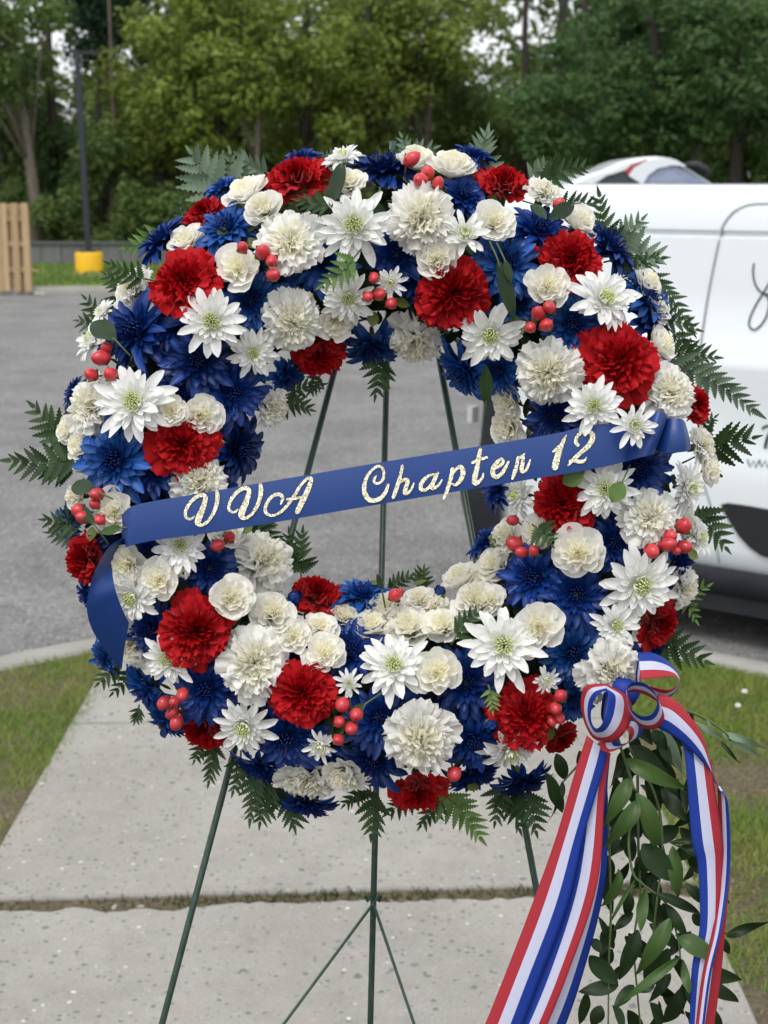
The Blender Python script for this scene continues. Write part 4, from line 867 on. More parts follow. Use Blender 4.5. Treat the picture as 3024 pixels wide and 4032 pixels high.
def fern(a, b, lab, n=8, kind='d', wr=.42, wa=.0, wb=.0, bend=.08, roll=None, name='fern_frond', ramp_=.72):
    A, B = L(a[0], a[1], wa), L(b[0], b[1], wb); ax = (B - A); ln = ax.length; x = ax.normalized()
    z = Vector((rr_.gauss(0, .22), rr_.gauss(0, .22), 1)).normalized() if roll is None else Vector(roll).normalized()
    z = (z - x * z.dot(x)).normalized(); y = z.cross(x)
    M = WM @ Matrix((x, y, z)).transposed().to_4x4(); M = WM @ (Matrix.Translation(A) @ Matrix((x, y, z)).transposed().to_4x4())
    e = thing(name, lab, 'fern', M, 'leatherleaf fern fronds in the wreath')
    n = max(4, round(n * .78)); mb = MB(); cv = lambda s: Vector((s * ln, bend * ln * math.sin(math.pi * s), -.06 * ln * s * s))
    mb.tube([cv(s / 8 * .97) for s in range(-2, 9)], [.0011 - .00008 * k for k in range(11)], 5); put('stem', mb.mesh('stem', M_rach), e)
    for i in range(n):
        s = .06 + .86 * i / n
        for sd in (1, -1):
            lp = ln * wr * (1 - s) ** ramp_ * rr_.uniform(.88, 1.1) + .006
            ang = (1.05 - .45 * s) * sd + rr_.uniform(-.08, .08)
            put('leaflet', rr_.choice(PIN[kind]), e, Matrix.Translation(cv(min(1, s + (.02 if sd > 0 else 0)))) @ Matrix.Rotation(ang, 4, 'Z') @ Matrix.Rotation(rr_.uniform(-.35, .2), 4, 'Y') @ Matrix.Rotation(rr_.uniform(-.4, .4), 4, 'X') @ Matrix.Scale(lp, 4))
    put('leaflet', rr_.choice(PIN[kind]), e, Matrix.Translation(cv(.90)) @ Matrix.Scale(.13 * ln + .004, 4))
FERNS = [
 ((498,428),(408,318),'large grey-green fern frond, topmost at the upper left of the wreath',7,'p',.62), ((520,420),(497,322),'upright grey-green fern frond just right of the large upper-left one',7,'p',.34), ((575,372),(512,330),'short grey-green fern tip above the upper-left spray carnations',6,'p',.36),
 ((1040,395),(1058,274),'tall curling grey-green fern frond at the top above the upper-right red carnation',9,'p',.40), ((700,365),(738,328),'short fern tip right of the topmost left red carnation',5,'p',.4), ((718,440),(638,428),'fern frond lying across the lower edge of the top left red carnation',7,'d',.36),
 ((900,350),(868,290),'pale fern tip standing up at the very top of the wreath',5,'p',.42), ((870,345),(945,318),'pale fern tip lying flat at the very top of the wreath',5,'p',.36), ((1165,395),(1278,362),'green fern frond pointing right at the top, in front of the dark trees',8,'d',.34), ((1150,390),(1185,350),'pale round-tipped fern at the top right beside a white carnation',5,'p',.5),
 ((1330,545),(1296,410),'dark fern frond standing up in front of the van roof',9,'d',.30), ((1205,455),(1290,440),'dark fern frond left of the upright one, against the white van',7,'d',.36), ((1330,560),(1440,558),'large grey-green fern frond spread against the white van',7,'p',.60), ((1330,540),(1395,470),'upright grey-green fern frond against the white van',6,'p',.44), ((1360,590),(1435,560),'dark fern tip drooping at the upper right against the van',6,'d',.34),
 ((1395,590),(1500,720),'thin fern frond trailing down the right rim of the wreath',12,'d',.20), ((1425,690),(1512,715),'short fern frond pointing right at the right rim',6,'d',.34), ((1440,770),(1555,775),'dark fern frond pointing right below the trailing one',8,'d',.34), ((1440,780),(1640,905),'long slender fern frond reaching farthest right against the van',14,'p',.22), ((1455,720),(1500,790),'small curled fern at the right rim',7,'d',.34),
 ((1505,985),(1640,948),'broad dark fern frond at right beside the van lettering',7,'d',.52), ((1510,930),(1548,900),'short fern tip above the broad dark frond at right',5,'d',.34), ((1500,1105),(1572,1192),'dark fern frond at the right rim above the black bumper insert',7,'d',.44), ((1480,1135),(1530,1105),'short fern tip at the right rim beside the berries',5,'d',.4), ((1475,1300),(1535,1265),'small young fern at the lower right rim',5,'y',.3), ((1470,1290),(1505,1345),'small young fern drooping at the lower right rim',5,'y',.26), ((1400,1390),(1535,1437),'grey-green fern frond above the striped bow',8,'d',.40),
 ((175,985),(5,990),'long fern frond reaching farthest left over the asphalt',9,'d',.36), ((170,960),(65,868),'fern frond rising at the left edge of the wreath',8,'d',.40), ((160,1010),(80,1020),'fern frond below the long left one',7,'d',.42), ((225,700),(165,690),'small fern at the upper left rim',5,'d',.46), ((235,690),(182,640),'small upright fern at the upper left rim',5,'d',.40), ((310,602),(232,566),'fern frond lying over a white carnation at upper left',7,'d',.36), ((270,620),(226,590),'short fern tip left of the white carnation at upper left',5,'d',.42), ((255,640),(232,690),'drooping fern tip at the upper left rim',6,'d',.34),
 ((345,505),(260,533),'green fern frond pointing left over the yellow post base',7,'y',.34), ((405,490),(388,415),'thin grassy fern standing up at the upper left',7,'d',.18), ((180,1125),(90,1120),'fern frond on the left rim beside the berries',7,'d',.42), ((170,1160),(100,1150),'pale fern frond on the left rim level with the red carnation',6,'p',.36), ((255,1430),(208,1478),'dark fern tip at the lower left under the ribbon tail',5,'d',.46), ((280,1450),(240,1500),'small dark fern tip right of the ribbon tail',5,'d',.36),
 ((765,557),(688,618),'bright green fern tip inside the upper wreath below a white chrysanthemum',6,'y',.36), ((820,775),(808,860),'fern tip hanging into the hole beside the middle leg',7,'d',.42), ((610,870),(675,888),'fern tip pointing into the hole from the left',6,'d',.40), ((625,850),(700,832),'fern tip pointing into the hole below the shaded red carnation',6,'d',.30), ((690,815),(665,850),'small fern tip under the shaded red carnation',5,'d',.34),
 ((650,1240),(657,1143),'upright fern tip in the lower left of the hole',8,'d',.40), ((632,1220),(626,1145),'narrow fern tip left of the upright one in the hole',7,'d',.26), ((515,1120),(605,1178),'dark fern frond under the banner at left',8,'d',.36), ((545,1110),(585,1150),'second dark fern frond under the banner at left',6,'d',.4), ((910,1270),(917,1226),'short upright fern tip at the bottom of the hole',5,'d',.5), ((840,1280),(892,1243),'fern tip right of the middle leg at the bottom of the hole',6,'d',.34), ((985,1375),(1042,1318),'fern tip among the cream spray carnations',6,'d',.36), ((1058,1490),(1063,1537),'small bright fern tip drooping over a red carnation at lower right',5,'y',.3), ((1160,1140),(1192,1180),'dark fern tip between two cream spray carnations at right',5,'d',.5),
 ((575,1680),(556,1785),'fern frond hanging at the bottom left beside the easel leg',8,'d',.44), ((610,1690),(635,1795),'large dark fern frond hanging left of the middle leg',8,'d',.50), ((520,1640),(500,1715),'fern frond hanging behind the left easel leg',7,'d',.36), ((545,1660),(535,1780),'narrow fern frond hanging right of the left easel leg',9,'d',.28), ((800,1705),(797,1812),'dark fern frond hanging beside the middle leg',7,'d',.44), ((780,1700),(740,1740),'short fern tip left of the middle leg',5,'d',.4), ((955,1715),(1042,1822),'bright green fern frond hanging under the bottom red carnation',9,'y',.34), ((945,1720),(905,1788),'green fern tip left of the bright hanging frond',6,'d',.4), ((1090,1705),(1125,1800),'dark fern frond hanging beside the right easel leg',8,'d',.40), ((1080,1700),(1066,1782),'dark fern frond hanging left of the right easel leg',7,'d',.40), ((1130,1710),(1158,1805),'broad dark fern frond hanging over the right easel leg',6,'d',.46), ((460,1600),(446,1695),'fern frond hanging at the lower left below a red carnation',8,'d',.36), ((435,1600),(418,1645),'small fern tip at the lower left',5,'d',.40), ((300,1530),(290,1560),'tiny fern tip at the lower left rim',4,'d',.36), ((900,1700),(830,1760),'fern frond behind the bottom of the middle leg',6,'d',.4)]
for f in FERNS:
    a, b = f[0], f[1]; pa, na, ta = surf(*a); d = math.hypot(a[0] - RC[0], a[1] - RC[1]); inside = 375 < d < 600
    hang = 'across' in f[2] or 'lying over' in f[2] or 'among' in f[2] or 'drooping over' in f[2] or 'between two' in f[2] or 'inside the upper' in f[2] or 'small bright' in f[2]
    if hang: fern(a, b, f[2], f[3], f[4], f[5], pa.z + .028, surf(*b)[0].z + .034)
    else: fern(a, b, f[2], f[3], f[4], f[5], max(-.01, pa.z - .03), max(-.02, pa.z - .045) + .01)
# broad leaves
ME_broad = [leafmesh('leaf_blade', m, 1, w_, .16, .18, 11, 7) for m, w_ in ((M_leaf, .36), (M_leafl, .36), (M_fernl, .7))]
for a, b, k, lab, sc in [((250, 735), (195, 690), 0, 'broad dark green leaf at the upper left rim above the berries', 1.2), ((1050, 875), (1050, 790), 0, 'broad dark leaf hanging at the inner right of the hole', 1.0), ((205, 1060), (150, 1045), 0, 'broad dark leaf on the left rim below a blue flower', 1.1), ((205, 1135), (165, 1085), 0, 'dark leaf beside the berries on the left rim', .9), ((265, 1140), (215, 1150), 1, 'lighter green leaf under the left end of the banner', 1.0), ((825, 1275), (815, 1240), 0, 'small dark leaf before the foot of the middle leg', 1.0), ((1150, 440), (1180, 470), 0, 'dark leaf under the upper right berry pair', 1.2), ((1240, 440), (1190, 470), 0, 'green leaf behind the upper right berry pair', 1.2), ((790, 1520), (755, 1545), 0, 'dark leaf behind the bottom berries', 1.3), ((740, 350), (715, 440), 0, 'dark narrow leaf right of the top left red carnation', .55), ((1075, 560), (1112, 690), 0, 'dark narrow leaf left of the upper right berries', .7), ((1345, 1040), (1322, 1085), 2, 'small bright green toothed leaf over a white chrysanthemum', 1.1), ((1262, 1015), (1215, 1045), 2, 'small bright green leaf under the banner at right', 1.1), ((1090, 560), (1105, 610), 0, 'dark leaf between blue flowers at upper right', 1.0)]:
    pa, na, _ = surf(*a, .034); pb = surf(*b, .036)[0]; x = (pb - pa); ln = x.length; x.normalize(); z = (Vector((.1, .25, 1)) - x * Vector((.1, .25, 1)).dot(x)).normalized(); y = z.cross(x)
    e = thing('broad_leaf', lab, 'leaf', WM @ (Matrix.Translation(pa) @ Matrix((x, y, z)).transposed().to_4x4()), 'broad leaves in the wreath')
    put('leaf_blade', ME_broad[k], e, Matrix.Diagonal((ln, ln * sc, ln, 1))); mb = MB(); mb.tube([(-.02, 0, -.01), (0, 0, 0), (ln * .5, 0, -.0035)], .0009, 5); put('stem', mb.mesh('stem', M_stem), e)
# short dark filler leaves that close the ring between the flowers
mb = MB(); rl = random.Random(90)
for i in range(900):
    a = rl.uniform(0, 2 * math.pi); b = rl.uniform(-.5, math.pi + .5); rad = rl.uniform(.85, 1.22)
    c = Vector(((RR + .062 * rad * math.cos(b)) * math.cos(a), (RR + .062 * rad * math.cos(b)) * math.sin(a), .052 * rad * math.sin(b)))
    nrm = Vector((math.cos(b) * math.cos(a), math.cos(b) * math.sin(a), math.sin(b))); F_ = frame(c, (nrm + Vector((rl.gauss(0, .5), rl.gauss(0, .5), rl.gauss(0, .5)))).normalized(), Vector((rl.gauss(0, 1), rl.gauss(0, 1), rl.gauss(0, 1))), rl.uniform(.022, .036))
    mb.grid([[F_ @ Vector((s - .5, t * .22 * math.sin(math.pi * (s * .96 + .02)), .08 * abs(t) - .1 * s * s)) for t in (-1, 0, 1)] for s in (0, .25, .5, .75, 1)])
tag(put('filler_leaves', mb.mesh('filler_leaves', M_leaf), ring), kind='stuff')

# ------------------------------------------------------------------ banner ribbon with gold lettering
BW = .112
def bw(x): return .0016 * math.sin(x / 95) + .0009 * math.sin(x / 41 + 1)
ban = thing('banner_ribbon', 'navy satin banner ribbon lettered VVA Chapter 12 in gold across the wreath', 'ribbon', WM)
topc = catmull([(262, 1112, 0), (285, 1094, 0), (330, 1083, 0), (500, 1054, 0), (845, 995, 0), (1180, 940, 0), (1250, 924, 0), (1330, 912, 0), (1420, 900, 0)], 8)
botc = catmull([(272, 1185, 0), (279, 1180, 0), (335, 1167, 0), (500, 1144, 0), (845, 1085, 0), (1180, 1030, 0), (1260, 1017, 0), (1340, 1000, 0), (1430, 975, 0)], 8)
mb = MB(); nb_ = len(topc); rows = []
for i, (a, b) in enumerate(zip(topc, botc)):
    f = i / (nb_ - 1); wz = BW - (.012 * max(0, .12 - f) / .12) ** 1 - .02 * max(0, (f - .86) / .14) ** 1.3
    rows.append([L(a.x + (b.x - a.x) * t, a.y + (b.y - a.y) * t, wz + bw(a.x) + .0016 * math.sin(math.pi * t)) for t in (0, .012, .25, .5, .75, .988, 1)])
mb.grid(rows, flip=True); put('band', mb.mesh('band', M_satin), ban)
def ribbon_rows(rows, name, m, parent, ov=None, flip=False):
    mb = MB(); mb.grid(rows, ov, flip); return put(name, mb.mesh(name, m), parent)
def LL(pts): return [L(*p) for p in pts]
def loft(A, B, n=8, k=7, mid=0.0):
    A, B = catmull(LL(A), n), catmull(LL(B), n)
    return [[a.lerp(b, t / (k - 1)) + Vector((0, 0, mid * math.sin(math.pi * t / (k - 1)))) for t in range(k)] for a, b in zip(A, B)]
# fold behind the left end and the hanging tail
ribbon_rows(loft([(283, 1094, .104), (268, 1120, .092), (262, 1150, .086)], [(279, 1181, .104), (272, 1178, .090), (268, 1172, .084)], 6, 5), 'fold', M_satin, ban)
ribbon_rows(loft([(262, 1163, .090), (232, 1185, .112), (203, 1240, .120), (188, 1300, .112), (195, 1350, .098), (225, 1402, .080), (263, 1447, .062)],
                 [(283, 1160, .078), (258, 1180, .082), (243, 1215, .086), (246, 1260, .105), (258, 1300, .100), (270, 1328, .092), (279, 1346, .085)], 8, 7, .004), 'tail', M_satin, ban)
# loops at the right end
ribbon_rows(loft([(1395, 903, .098), (1412, 888, .118), (1430, 890, .122), (1442, 897, .112), (1440, 902, .098)], [(1330, 1000, .098), (1372, 990, .122), (1398, 985, .128), (1413, 980, .116), (1408, 975, .098)], 8, 7, .004), 'loop', M_satin, ban, flip=True)
ribbon_rows(loft([(1432, 905, .098), (1450, 903, .108), (1472, 905, .108), (1480, 912, .094)], [(1410, 970, .098), (1440, 978, .112), (1478, 976, .112), (1493, 970, .096)], 8, 7, .004), 'loop', M_satin, ban, flip=True)
ribbon_rows(loft([(1480, 912, .094), (1474, 915, .082), (1440, 915, .078)], [(1493, 970, .096), (1480, 974, .082), (1430, 985, .078)], 6, 5), 'loop', M_satin, ban, flip=True)
def conv(ox, oy, k): return lambda p: ((ox + p[0] * k) / U, (oy + p[1] * k) / U)
TA, TC, TT, TN = conv(680, 1780, .36166), conv(1380, 1740, .25316), conv(1700, 1740, .25316), conv(2100, 1640, .25316)
V1 = [(235,700,10),(200,728,14),(160,722,16),(137,685,18),(150,620,20),(200,540,22),(270,482,24),(330,468,25),(358,500,28),(345,560,31),(318,640,36),(285,715,40),(275,770,36),(310,796,22),(370,765,18),(430,690,21),(472,590,25),(488,490,27),(480,430,22)]
STROKES = [('V', TA, [V1]), ('V', TA, [[(x + 474, y - 75, h) for x, y, h in V1]]),
 ('A', TA, [[(1178,562,10),(1198,500,20),(1165,462,22),(1100,472,20),(1040,530,20),(1008,610,20),(1020,668,18),(1085,690,16),(1165,660,17),(1240,590,18),(1320,480,20),(1400,355,18),(1465,288,19)],[(1478,285,20),(1508,290,22),(1492,360,28),(1450,460,32),(1400,560,34),(1355,652,30)],[(1245,515,14),(1320,505,16),(1415,490,15)]]),
 ('C', TC, [[(405,520,8),(375,570,22),(365,610,24),(400,645,22),(460,630,22),(510,565,24),(518,480,24),(490,400,24),(430,378,24),(350,425,23),(270,520,28),(218,660,36),(222,790,42),(280,890,44),(370,912,38),(470,872,36),(545,780,32),(588,665,22)]]),
 ('h', TC, [[(808,372,26),(785,490,28),(745,630,33),(705,755,37),(662,868,28)],[(740,660,16),(810,600,26),(875,592,38),(885,640,36),(855,730,36),(845,795,34),(895,790,26),(950,728,20),(986,638,11)]]),
 ('a', TC, [[(1330,510,24),(1250,515,20),(1160,570,30),(1097,660,36),(1100,738,34),(1170,745,26),(1250,670,22),(1310,560,24)],[(1362,480,20),(1318,560,34),(1272,670,36),(1278,725,32),(1340,695,25),(1388,650,20),(1425,586,10)]]),
 ('p', TT, [[(325,420,32),(305,530,34),(268,660,32),(225,790,30),(182,886,14)],[(300,540,16),(365,440,24),(440,388,34),(482,430,38),(482,510,40),(440,605,36),(370,668,24),(305,650,14)]]),
 ('t', TT, [[(757,112,30),(735,220,37),(708,380,40),(672,540,46),(668,640,42),(735,618,30),(790,550,22),(802,490,13)],[(628,325,22),(740,275,27),(858,240,22)]]),
 ('e', TT, [[(985,405,26),(1060,372,28),(1112,310,28),(1085,265,22),(1020,312,32),(962,400,40),(950,490,42),(1000,548,36),(1080,500,34),(1148,400,28),(1195,305,18)]]),
 ('r', TT, [[(1345,240,26),(1320,370,32),(1285,490,34),(1256,568,24)],[(1335,265,22),(1395,228,26),(1450,178,10)],[(1420,215,28),(1415,330,34),(1395,425,36),(1415,465,30),(1470,430,25),(1510,340,19),(1532,275,10)]]),
 ('numeral_one', TN, [[(516,288,7),(462,390,32),(412,510,46),(372,640,52),(335,795,58)],[(300,550,12),(340,520,22),(400,470,30)]]),
 ('numeral_two', TN, [[(690,445,34),(658,390,30),(690,300,28),(770,245,27),(850,232,30),(915,275,44),(910,370,48),(840,470,44),(740,560,36),(640,650,34),(542,758,16)],[(570,690,28),(640,685,30),(720,703,36),(790,690,24),(828,632,9)]])]
for si, (nm, cv, sts) in enumerate(STROKES):
    mb = MB()
    for k, st in enumerate(sts):
        kx = cv((1, 0))[0] - cv((0, 0))[0]
        c = catmull([(*cv(p[:2]), p[2] * kx) for p in st], 7)
        rows = []; cap0 = []; nC = len(c)
        for i, p in enumerate(c):
            d = Vector((c[min(i + 1, nC - 1)].x - c[max(i - 1, 0)].x, c[min(i + 1, nC - 1)].y - c[max(i - 1, 0)].y)).normalized(); nn = Vector((-d.y, d.x)); h = max(.6, p.z * .88) * (.94 + .12 * random.Random(i * 7 + si).random())
            wz = BW + .0021 + bw(p.x) + k * .0002 + i * .000006
            if i == 0: rows.append([L(p.x - d.x * h * .8 + nn.x * h * t * .45, p.y - d.y * h * .8 + nn.y * h * t * .45, wz - .000003) for t in (1, 0, -1)])
            rows.append([L(p.x + nn.x * h * t, p.y + nn.y * h * t, wz) for t in (1, 0, -1)])
            if i == nC - 1: rows.append([L(p.x + d.x * h * .8 + nn.x * h * t * .45, p.y + d.y * h * .8 + nn.y * h * t * .45, wz + .000003) for t in (1, 0, -1)])
        mb.grid(rows)
    put('letter' if len(nm) == 1 else 'numeral', mb.mesh('letter', M_gold, False), ban)

# ------------------------------------------------------------------ striped bow
bow = thing('striped_bow', 'red white and blue striped ribbon bow with long tails at lower right', 'bow', WM)
MS = [M_rred, M_rwh, M_rbl]
def BT(p, wz): return (1042.4 + p[0] * .3717, 1316.7 + p[1] * .3717, wz)      # bow close-up to overview
def T3(p, wz): return (1042.4 + p[0] * .3717, 1700.7 + p[1] * .3717, wz)
def striped(name, A, B, order, n=8, mid=.0, sub=3, label=None):
    k = 3 * sub + 1; rows = loft(A, B, n, k, mid); ov = [order[min(2, j // sub)] for j in range(k - 1)]
    o = ribbon_rows(rows, name, MS, bow, ov)
    sd = o.modifiers.new('thick', 'SOLIDIFY'); sd.thickness = .0002; return o
def loop(near, far, order, n0=.125, f0=.105, seg=28, a0=0, a1=360, squash=(1, 1)):
    def ring_(c, wz):
        cx, cy, rx, ry, rot = c; out = []
        for i in range(seg + 1):
            a = R_(a0 + (a1 - a0) * i / seg); x, y = rx * math.cos(a), ry * math.sin(a); q = R_(rot)
            out.append(BT((cx + x * math.cos(q) - y * math.sin(q), cy + x * math.sin(q) + y * math.cos(q)), wz + .010 * math.cos(a + 2.2)))
        return out
    return striped('loop', ring_(near, n0), ring_(far, f0), order, 2)
def loop2(near, far, order, n0, f0):
    A = [BT(p, n0 + .008 * math.cos(i * 1.1)) for i, p in enumerate(near + near[:1])]; B = [BT(p, f0 + .008 * math.cos(i * 1.1)) for i, p in enumerate(far + far[:1])]
    return striped('loop', A, B, order, 7, .0, 3)
loop2([(920, 405), (1010, 398), (1100, 388), (1138, 405), (1130, 440), (1080, 466), (1000, 452), (930, 430)], [(905, 250), (1000, 255), (1090, 312), (1146, 400), (1110, 490), (1020, 530), (940, 480), (890, 420)], (0, 1, 2), .118, .098)
loop2([(712, 470), (668, 500), (636, 560), (630, 640), (655, 690), (690, 672), (712, 610), (722, 540), (728, 490)], [(720, 430), (610, 440), (572, 505), (580, 620), (640, 745), (740, 772), (820, 722), (866, 620), (850, 510)], (2, 1, 0), .145, .126)
loop2([(705, 480), (690, 560), (690, 630), (715, 668), (745, 620), (735, 540)], [(760, 470), (740, 560), (735, 660), (770, 700), (810, 640), (800, 540)], (2, 1, 0), .132, .116)
loop2([(840, 455), (852, 560), (912, 616), (980, 610), (1015, 550), (1000, 480), (935, 425), (870, 425)], [(830, 490), (862, 615), (930, 688), (1010, 692), (1056, 632), (1035, 560), (970, 505), (880, 478)], (2, 1, 0), .150, .128)
loop2([(680, 765), (690, 820), (752, 826), (822, 790), (860, 742), (840, 702), (762, 715)], [(760, 720), (800, 780), (872, 760), (926, 720), (926, 650), (880, 622), (800, 660)], (0, 1, 2), .128, .108)
kn = [(760, 470), (800, 440), (850, 430), (880, 470), (870, 530), (820, 560)]
mb = MB(); c_ = L(*BT((825, 470), .105)); mb.tube([c_ + Vector((-.012, .006, 0)), c_, c_ + Vector((.012, -.006, 0))], [.010, .013, .010], 10); put('knot', mb.mesh('knot', M_rbl), bow)
# long tails
striped('tail', [BT((606, 730), .115), BT((520, 1000), .112), BT((425, 1328), .106), T3((280, 700), .10), T3((110, 1140), .094), T3((-60, 1560), .088)],
        [BT((722, 830), .118), BT((712, 900), .116), BT((585, 1328), .110), T3((490, 690), .106), T3((320, 1140), .098), T3((150, 1600), .09)], (0, 1, 2), 8, .002)
striped('tail', [BT((640, 780), .108), T3((590, 10), .102), T3((500, 560), .096), T3((330, 1100), .09), T3((130, 1560), .084)],
        [BT((745, 835), .112), T3((712, 10), .106), T3((668, 560), .104), T3((490, 1100), .097), T3((300, 1560), .088)], (2, 1, 0), 8, .002)
striped('tail', [BT((700, 840), .106), T3((640, 40), .098), T3((590, 560), .092), T3((420, 1100), .085), T3((215, 1560), .08)],
        [BT((742, 840), .106), T3((724, 40), .099), T3((712, 560), .085), T3((560, 1160), .07), T3((400, 1590), .065)], (0, 1, 2), 8, .002)
striped('tail', [BT((1020, 490), .118), BT((1110, 520), .122), BT((1215, 630), .122), BT((1290, 760), .116), BT((1334, 948), .108)],
        [BT((1010, 685), .116), BT((1080, 720), .120), BT((1180, 790), .120), BT((1262, 870), .116), BT((1328, 944), .1075)], (0, 1, 2), 8, .003)
striped('tail', [BT((1158, 770), .112), BT((1180, 900), .112), BT((1215, 1330), .108), T3((1250, 450), .104), T3((1262, 800), .1), T3((1215, 1060), .098), T3((1200, 1500), .096)],
        [BT((1336, 880), .098), BT((1338, 960), .104), BT((1395, 1330), .10), T3((1398, 450), .096), T3((1385, 800), .096), T3((1330, 1060), .095), T3((1262, 1500), .092)], (2, 1, 0), 8, .003)
striped('tail', [BT((1318, 900), .100), BT((1345, 1000), .094), T3((1365, 0), .09), T3((1370, 450), .088), T3((1340, 800), .1), T3((1275, 1100), .104), T3((1225, 1500), .1)],
        [BT((1333, 940), .104), BT((1385, 1060), .106), T3((1428, 100), .108), T3((1440, 450), .106), T3((1395, 800), .108), T3((1325, 1100), .108), T3((1275, 1500), .104)], (0, 1, 2), 8, .002)
striped('tail', [T3((1360, 500), .085), T3((1330, 800), .08), T3((1300, 1100), .078), T3((1240, 1500), .076)], [T3((1440, 500), .085), T3((1412, 800), .08), T3((1385, 1100), .078), T3((1330, 1500), .076)], (1, 0, 0), 8, .002)

# ------------------------------------------------------------------ hanging ruscus vine
ME_rus = {(k, s): leafmesh('leaf', m, 1, 1, .10, c, 13, 7, .92, tw_, True) for k, m in (('d', M_leaf), ('l', M_leafl), ('g', M_leafg)) for s, c, tw_ in ((0, .15, .5), (1, .55, -.9), (2, -.3, 1.1), (3, .8, .3), (4, .3, -.3))}
rv = random.Random(55)
def vine(lab, stems, leaves, wz):
    o = stems[0][0]; p0 = L(*o, wz); e = thing('ruscus_vine', lab, 'vine', WM @ Matrix.Translation(p0), 'green vine stems hanging below the bow')
    for s in stems:
        c = catmull([L(x, y, wz + (rv.uniform(-.008, .008) if i else 0)) - p0 for i, (x, y) in enumerate(s)], 6); mb = MB(); mb.tube(c, [.0017 - .0008 * i / len(c) for i in range(len(c))], 6); put('stem', mb.mesh('stem', M_stem), e)
    for lf in leaves:
        a, b, wd, k = lf[:4]; z0 = lf[4] if len(lf) > 4 else rv.uniform(-.015, .015)
        A = L(*a, wz + z0 * .5) - p0; B = L(*b, wz + z0 + rv.uniform(-.012, .012)) - p0; x = B - A; ln = x.length; x.normalize()
        z = Vector((rv.gauss(0, .35), rv.gauss(.25, .25), 1)); z = (z - x * z.dot(x)).normalized(); y = z.cross(x)
        wd_m = wd * .3717 * MPU * 1.42
        put('leaf', ME_rus[(k, rv.randrange(5))], e, Matrix.Translation(A) @ Matrix((x, y, z)).transposed().to_4x4() @ Matrix.Diagonal((ln, wd_m, ln, 1)))
def b2(x, y): return BT((x, y), 0)[:2]
def t2(x, y): return T3((x, y), 0)[:2]
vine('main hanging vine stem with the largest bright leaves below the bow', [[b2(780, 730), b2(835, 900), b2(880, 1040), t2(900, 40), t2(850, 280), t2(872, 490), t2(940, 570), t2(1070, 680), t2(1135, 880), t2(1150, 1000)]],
     [(b2(830, 870), b2(1170, 1058), 105, 'l', .02), (b2(870, 790), b2(1110, 1010), 115, 'd', -.01), (b2(852, 980), b2(722, 1265), 105, 'l', .02), (t2(908, 78), t2(728, 365), 112, 'l', .025), (t2(904, 35), t2(1062, 380), 122, 'l', .02), (t2(945, 585), t2(908, 835), 72, 'l', .02), (t2(800, 480), t2(742, 725), 92, 'l', .01), (t2(885, 535), t2(720, 812), 26, 'l', .02),
      (t2(1092, 765), t2(898, 1115), 108, 'l', .03), (t2(1138, 870), t2(1362, 985), 118, 'l', .03), (t2(1150, 985), t2(828, 1235), 60, 'l', .03), (t2(1163, 1000), t2(1192, 1210), 56, 'l', .02), (t2(1000, 615), t2(1305, 735), 66, 'd', .01), (t2(1070, 680), t2(1190, 880), 70, 'd', 0), (t2(905, 830), t2(800, 1135), 105, 'd', .005)], .085)
vine('second hanging vine stem with dark leaves, between the bow tails', [[b2(850, 800), t2(1000, 40), t2(1045, 320), t2(1010, 690), t2(985, 900), t2(965, 1010)]],
     [(t2(1040, 10), t2(1182, 205), 95, 'd'), (t2(1160, 10), t2(1205, 175), 60, 'd'), (t2(930, 330), t2(1115, 555), 150, 'd', .01), (t2(1105, 345), t2(1142, 665), 95, 'l', .01), (t2(1090, 330), t2(1352, 432), 44, 'd', .03), (t2(1085, 322), t2(1352, 294), 40, 'd', .03), (t2(1180, 560), t2(1315, 700), 64, 'd', .01), (t2(1235, 570), t2(1325, 700), 26, 'd', .02), (t2(1080, 940), t2(940, 1210), 112, 'd', -.01), (t2(1220, 740), t2(1310, 805), 85, 'd'), (t2(1000, 1150), t2(905, 1195), 50, 'd'), (t2(1210, 1060), t2(1492, 1125), 105, 'd', .01), (t2(1120, 860), t2(1280, 885), 60, 'd')], .066)
vine('left hanging vine stem with dark drooping leaves beside the long bow tail', [[b2(700, 800), t2(735, 300), t2(745, 760), t2(735, 1000), t2(730, 1400)]],
     [(t2(700, 500), t2(752, 745), 72, 'd'), (t2(745, 400), t2(785, 190), 78, 'd'), (t2(680, 760), t2(792, 985), 54, 'd'), (t2(640, 880), t2(692, 962), 66, 'd'), (t2(620, 980), t2(785, 1155), 122, 'd'), (t2(790, 1150), t2(558, 1190), 92, 'd'), (t2(605, 1195), t2(570, 1400), 74, 'd'), (t2(690, 1270), t2(635, 1400), 92, 'd'), (t2(760, 1260), t2(840, 1400), 72, 'd'), (t2(770, 60), t2(730, 250), 80, 'd')], .05)
EXTRA = []
for i in range(74):
    y = rv.uniform(-420, 1330); w_ = 230 + max(0, min(1, (y + 420) / 700)) * 90; x = 985 + rv.uniform(-1, 1) * w_ + (y * .03); a = rv.uniform(-1.1, 1.1); ln = rv.uniform(150, 260)
    EXTRA.append((t2(x, y), t2(x + ln * math.sin(a), y + ln * math.cos(a)), rv.uniform(55, 110), 'd', rv.uniform(-.045, .0)))
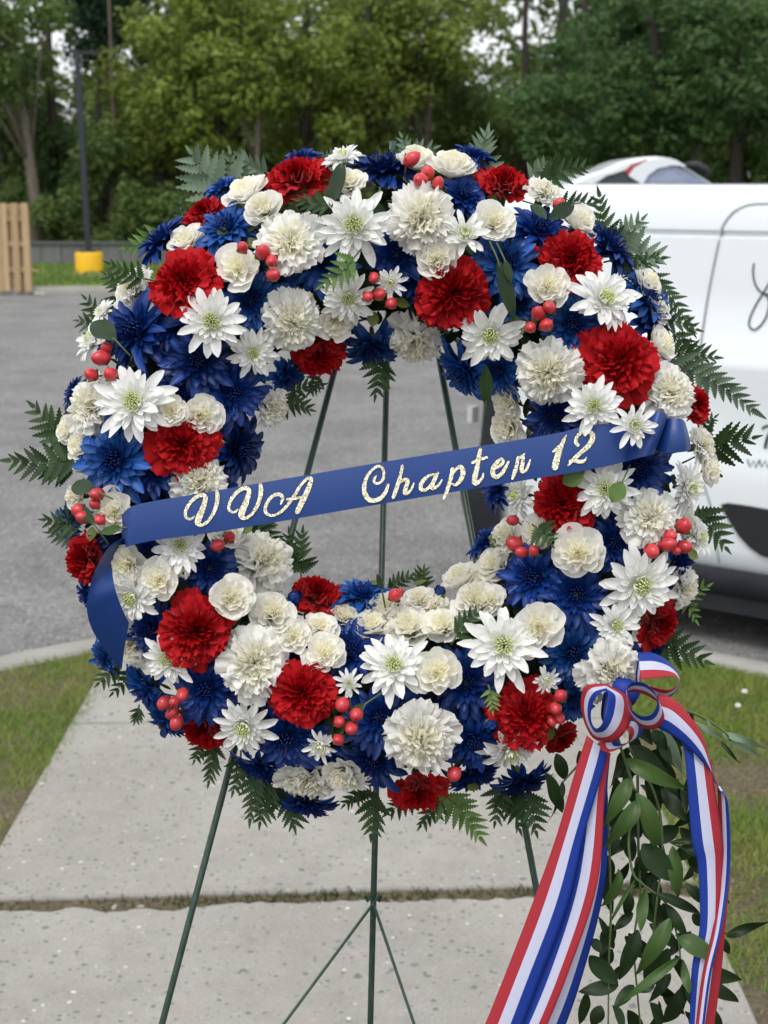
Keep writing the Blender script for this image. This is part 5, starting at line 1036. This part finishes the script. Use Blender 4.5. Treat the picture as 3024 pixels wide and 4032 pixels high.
vine('back vine stem reaching lowest with dark leaves in shade', [[b2(900, 800), t2(905, 330), t2(915, 620), t2(880, 900), t2(900, 1200), t2(922, 1420)]],
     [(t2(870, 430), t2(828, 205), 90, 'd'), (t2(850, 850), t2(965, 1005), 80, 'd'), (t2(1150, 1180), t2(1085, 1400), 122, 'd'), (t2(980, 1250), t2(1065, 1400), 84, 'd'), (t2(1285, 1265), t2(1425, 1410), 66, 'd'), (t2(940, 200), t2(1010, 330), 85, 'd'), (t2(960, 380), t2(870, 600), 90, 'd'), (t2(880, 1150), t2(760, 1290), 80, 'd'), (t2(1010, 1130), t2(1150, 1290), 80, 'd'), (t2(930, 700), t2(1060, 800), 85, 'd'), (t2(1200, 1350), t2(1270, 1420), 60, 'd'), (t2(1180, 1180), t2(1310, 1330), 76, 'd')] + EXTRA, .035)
vine('short dark leaf sprig behind the striped bow', [[b2(700, 760), b2(560, 900), b2(470, 1000)]], [(b2(365, 950), b2(475, 1185), 100, 'd'), (b2(430, 840), b2(492, 1010), 88, 'd'), (b2(470, 1000), b2(408, 1245), 46, 'd'), (b2(1050, 700), b2(1152, 945), 88, 'g', .01), (b2(560, 820), b2(600, 960), 80, 'd'), (b2(990, 700), b2(1080, 820), 90, 'd'), (b2(1040, 950), b2(1180, 1210), 90, 'd')], .03)
vine('sprig of narrow grey-green leaves reaching right over the grass', [[b2(1100, 560), b2(1230, 605), b2(1330, 655), b2(1410, 715), b2(1440, 760)]], [(b2(1225, 650), b2(1385, 752), 38, 'g'), (b2(1395, 715), b2(1670, 808), 46, 'g'), (b2(1400, 730), b2(1632, 868), 50, 'g'), (b2(1385, 765), b2(1492, 895), 28, 'd'), (b2(1205, 600), b2(1232, 662), 26, 'd'), (b2(1300, 640), b2(1330, 690), 22, 'g')], .06)
vine('single dark leaf at the right picture edge beside the bow tail', [[t2(1330, 800), t2(1420, 850)]], [(t2(1415, 862), t2(1680, 762), 66, 'd'), (t2(1400, 880), t2(1425, 980), 60, 'd')], .05)
